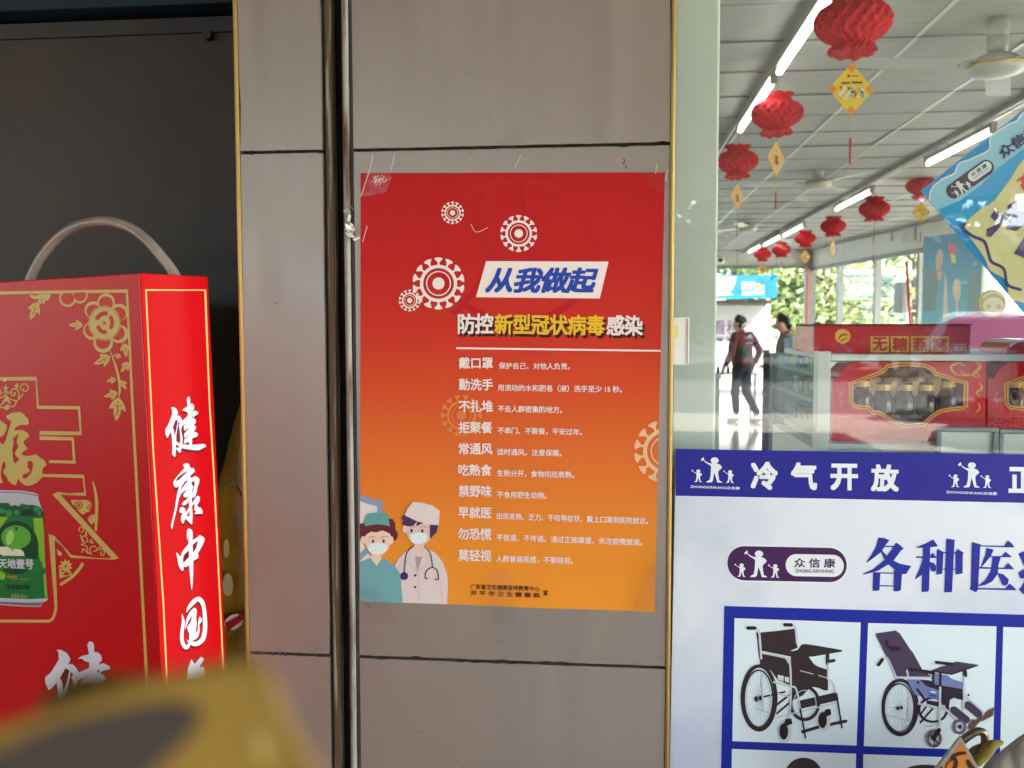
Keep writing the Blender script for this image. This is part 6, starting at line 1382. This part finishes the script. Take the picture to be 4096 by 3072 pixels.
Art(Pbo, c9, 2).text('看移动', (-60, 1560), (735, 1560), 270, .012).build('sheet_lettering', ink('sheet_plum', 132, 92, 116), bo)
Art(Pbo, c9, 2).text('畅享无限', (-150, 1720), (500, 1720), 120, .02).build('sheet_lettering', ink('sheet_navy', 70, 70, 110), bo)
rl = MB(); q = at(2882, 1609, YB-.3); q2 = at(2966, 1609, YB-.3)
rl.box(q.x-.3, q2.x, YB-.31, YB-.29, 0, .03); tag(rl.build('red_kerb_strip', ink('kerb_red', 200, 40, 60)), 'thin red strip on the ground below the white lettered sheet', 'strip')
# ------------------------------------------------------------------ trees: trunk, limbs and loose leaf clumps
M_bark = mat('bark', S(92, 80, 66), .9, var=.3, scale=12, bump=.5, bscale=30)
def leafmat(name, col):
    m = mat(name, col, .6, var=.35, scale=1.5); nt = m.node_tree; p = nt.nodes['Principled BSDF']
    tr = nt.nodes.new('ShaderNodeBsdfTranslucent'); tr.inputs[0].default_value = (min(col[0]*3.2, .6), min(col[1]*3.0, .6), min(col[2]*8, .4), 1)
    mx = nt.nodes.new('ShaderNodeMixShader'); mx.inputs[0].default_value = .7
    nt.links.new(p.outputs[0], mx.inputs[1]); nt.links.new(tr.outputs[0], mx.inputs[2]); nt.links.new(mx.outputs[0], nt.nodes['Material Output'].inputs[0])
    return m
M_street = mat('leaf_street', S(70, 84, 44, .8), .7, var=.35, scale=1.5)
M_leaf = [leafmat('leaf_mid', S(112, 124, 56)), leafmat('leaf_dark', S(84, 100, 48)), M_street]
def tree(pos, h, cr, label, seed, n=2600, lf=.09, mi=0, group=None):
    rg = random.Random(seed); t = thing('tree', label, 'tree', pos, group)
    pos = Vector(pos); m = MB()
    top = pos+Vector((rg.uniform(-.3, .3), rg.uniform(-.3, .3), h*.72))
    m.tube([pos, pos.lerp(top, .4)+Vector((.08, .05, 0)), top], [h*.028, h*.02, h*.008], 9)
    cl = []
    for k in range(22):
        s = rg.uniform(.28, 1); b = pos.lerp(top, s); a = rg.uniform(0, 6.28); L = cr*rg.uniform(.45, 1)
        e_ = b+Vector((math.cos(a)*L, math.sin(a)*L, rg.uniform(-.05, .35)*h*.5))
        m.tube([b, b.lerp(e_, .5)+Vector((0, 0, .1)), e_], [h*.008, h*.005, h*.002], 5); cl.append((e_, rg.uniform(.28, .5)*cr))
    m.build('trunk', M_bark, t)
    vs = []; fs = []
    for k in range(n):
        c_, r_ = cl[k % len(cl)]; p = c_+Vector((rg.gauss(0, r_*.55), rg.gauss(0, r_*.55), rg.gauss(0, r_*.42)))
        u = Vector((rg.gauss(0, 1), rg.gauss(0, 1), rg.gauss(0, .7))).normalized(); v = u.cross(Vector((rg.gauss(0, 1), rg.gauss(0, 1), rg.gauss(0, 1)))).normalized()
        s = lf*rg.uniform(.7, 1.5); i = len(vs); vs += [p-u*s, p+v*s*.5, p+u*s, p-v*s*.5]; fs.append((i, i+1, i+2, i+3))
    link_mesh('crown', vs, fs, M_leaf[mi], t)
    return t
tx_ = at(3000, 1200, YF+6)
tree((tx_.x-.3, YF+6.5, 0), 6.2, 2.0, 'dark leafy tree behind the blue sign board beyond the open shop front', 3, 4200, .11, 1)
tx_ = at(3150, 1200, YF+4.6)
tree((tx_.x, YF+4.6, 0), 4.6, 1.5, 'sunlit pale green tree filling the open shop front right of the stall', 5, 4600, .10, 0)
tx_ = at(3240, 1200, YF+8)
tree((tx_.x+.5, YF+9, 0), 6, 2.2, 'leafy tree farther back behind the far corner of the shop', 8, 3000, .12, 0)
for i, (px, dist, h_, sd_, lab) in enumerate(((3330, 15, 4.6, 14, 'leafy tree outside the side window, nearest the far corner'), (3480, 13, 4.2, 15, 'leafy tree outside the side window left of the grey post'), (3660, 14, 5.0, 16, 'leafy tree outside the side window behind the red pipe'))):
    dd = 8.0
    while True:
        p = atd(px, 1250, dd)
        if p.y > YF+2.6 or p.x > xr(p.y)+2.4+.5*i: break
        dd += .25
    p.z = 0
    tree(p, h_, 1.7, lab, sd_, 900, .09, 0)
ob2 = thing('low_building', 'small grey building with windows outside the side window', 'building', (0, 0, 0))
a = atd(3440, 1200, 26); 
MB().box(a.x-1.2, a.x+1.6, a.y, a.y+3, 0, 2.7).build('wall', mat('grey_render', S(176, 180, 176), .8, var=.06), ob2)
for k in range(3):
    wq = MB().box(a.x-1.0+k*.85, a.x-.4+k*.85, a.y-.02, a.y+.01, 1.0, 2.2).build('window', M_frame, ob2)
    MB().box(a.x-.96+k*.85, a.x-.44+k*.85, a.y-.025, a.y-.021, 1.04, 2.16).build('pane', mat('dark_pane', S(70, 90, 90), .1), wq)

# ================================================================== THE STREET BEHIND THE CAMERA (seen only as reflections in the glass)
def car(pos, rz, paint, label):
    t = thing('parked_car', label, 'car', pos); T = Matrix.Translation(pos) @ Matrix.Rotation(rz, 4, 'Z')
    prof = [(-2.2, .35), (-2.25, .75), (-2.1, 1.0), (-1.95, 1.15), (-1.55, 1.62), (-.9, 1.70), (.2, 1.66), (.95, 1.14), (1.9, .98), (2.25, .75), (2.25, .35)]
    vs = []; fs = []; n = len(prof)
    for s, k in ((-.86, 1), (-.90, 1), (.90, 1), (.86, 1)):
        for x, z in prof: vs.append(T @ Vector((x, s*(.86 if z > 1.2 else 1), z)))
    for j in range(3):
        for i in range(n-1): fs.append((j*n+i, j*n+i+1, (j+1)*n+i+1, (j+1)*n+i))
        fs.append((j*n+n-1, j*n, (j+1)*n, (j+1)*n+n-1))
    fs += [tuple(range(n-1, -1, -1)), tuple(range(3*n, 4*n))]
    bevel(link_mesh('body', vs, fs, paint, t), .05, 3)
    gm = mat('car_glass', S(40, 44, 48), .06)
    for s in (-1, 1):
        m = MB(); m.prism([T @ Vector((x, s*.80, z)) for x, z in ((-1.75, 1.18), (-1.42, 1.56), (.12, 1.58), (.72, 1.16))], T.to_3x3() @ Vector((0, s, 0)), .03); m.build('side_window', gm, t)
        for x in (-1.35, 1.4):
            m = MB(); c_ = T @ Vector((x, s*.92, .34)); d_ = T.to_3x3() @ Vector((0, -s*.2, 0)); m.tube([c_, c_+d_], .34, 20); wl_ = m.build('wheel', mat('rubber', S(32, 32, 32), .8), t)
            m = MB(); m.tube([c_+d_*-.02, c_+d_*.1], .2, 14); m.build('rim', M_alu, wl_)
        m = MB(); m.obox(T @ Vector((-2.16, s*.68, .98)), T.to_3x3() @ Vector((.08, 0, 0)), T.to_3x3() @ Vector((0, .17, 0)), Vector((0, 0, .09))); m.build('tail_light', mat('tail_red', S(170, 16, 22), .2), t)
    m = MB(); m.prism([T @ Vector((x, y, z)) for x, y, z in ((-1.99, -.66, 1.16), (-1.99, .66, 1.16), (-1.62, .60, 1.57), (-1.62, -.60, 1.57))], T.to_3x3() @ Vector((-.75, 0, .66)), .02); m.build('rear_window', gm, t)
    return t
def mirrored(px, py, Y): p = at(px, py, Y); return Vector((p.x, 2*GY-p.y, 0))
car(mirrored(4060, 1400, 15.5), R(-55), mat('car_white', S(226, 226, 224), .3, coat=.6), 'white car parked across the forecourt, reflected in the glass')
car(mirrored(4330, 1400, 12.5), R(-70), mat('car_red', S(150, 24, 32), .3, coat=.6), 'red car parked beside the white car across the forecourt')
for i, (px, Y, h_) in enumerate(((2950, 30, 7), (3300, 34, 8), (3620, 29, 6.5), (2400, 33, 8))):
    p = mirrored(px, 1300, Y); tree(p, h_, 3.0, ('broad street tree straight across the forecourt', 'tall street tree across the forecourt right of the first', 'smaller street tree across the forecourt near the parked cars', 'street tree across the forecourt at the left')[i], 40+i, 2600, .32, 2, 'street trees across the forecourt')
sbld = thing('street_building', 'long pale two storey building across the street behind the camera', 'building', (0, -46, 0))
MB().box(-40, 34, -56, -46, 0, 6.2).build('wall', mat('pale_render', S(190, 186, 178), .8, var=.06, scale=.6), sbld)
for k in range(18):
    x = -38+k*4; wq = MB().box(x, x+1.8, -45.99, -45.9, 3.9, 5.4).build('window', M_frame, sbld); MB().box(x+.1, x+1.7, -45.89, -45.88, 4.0, 5.3).build('pane', mat('dark_pane', S(70, 90, 90), .1), wq)
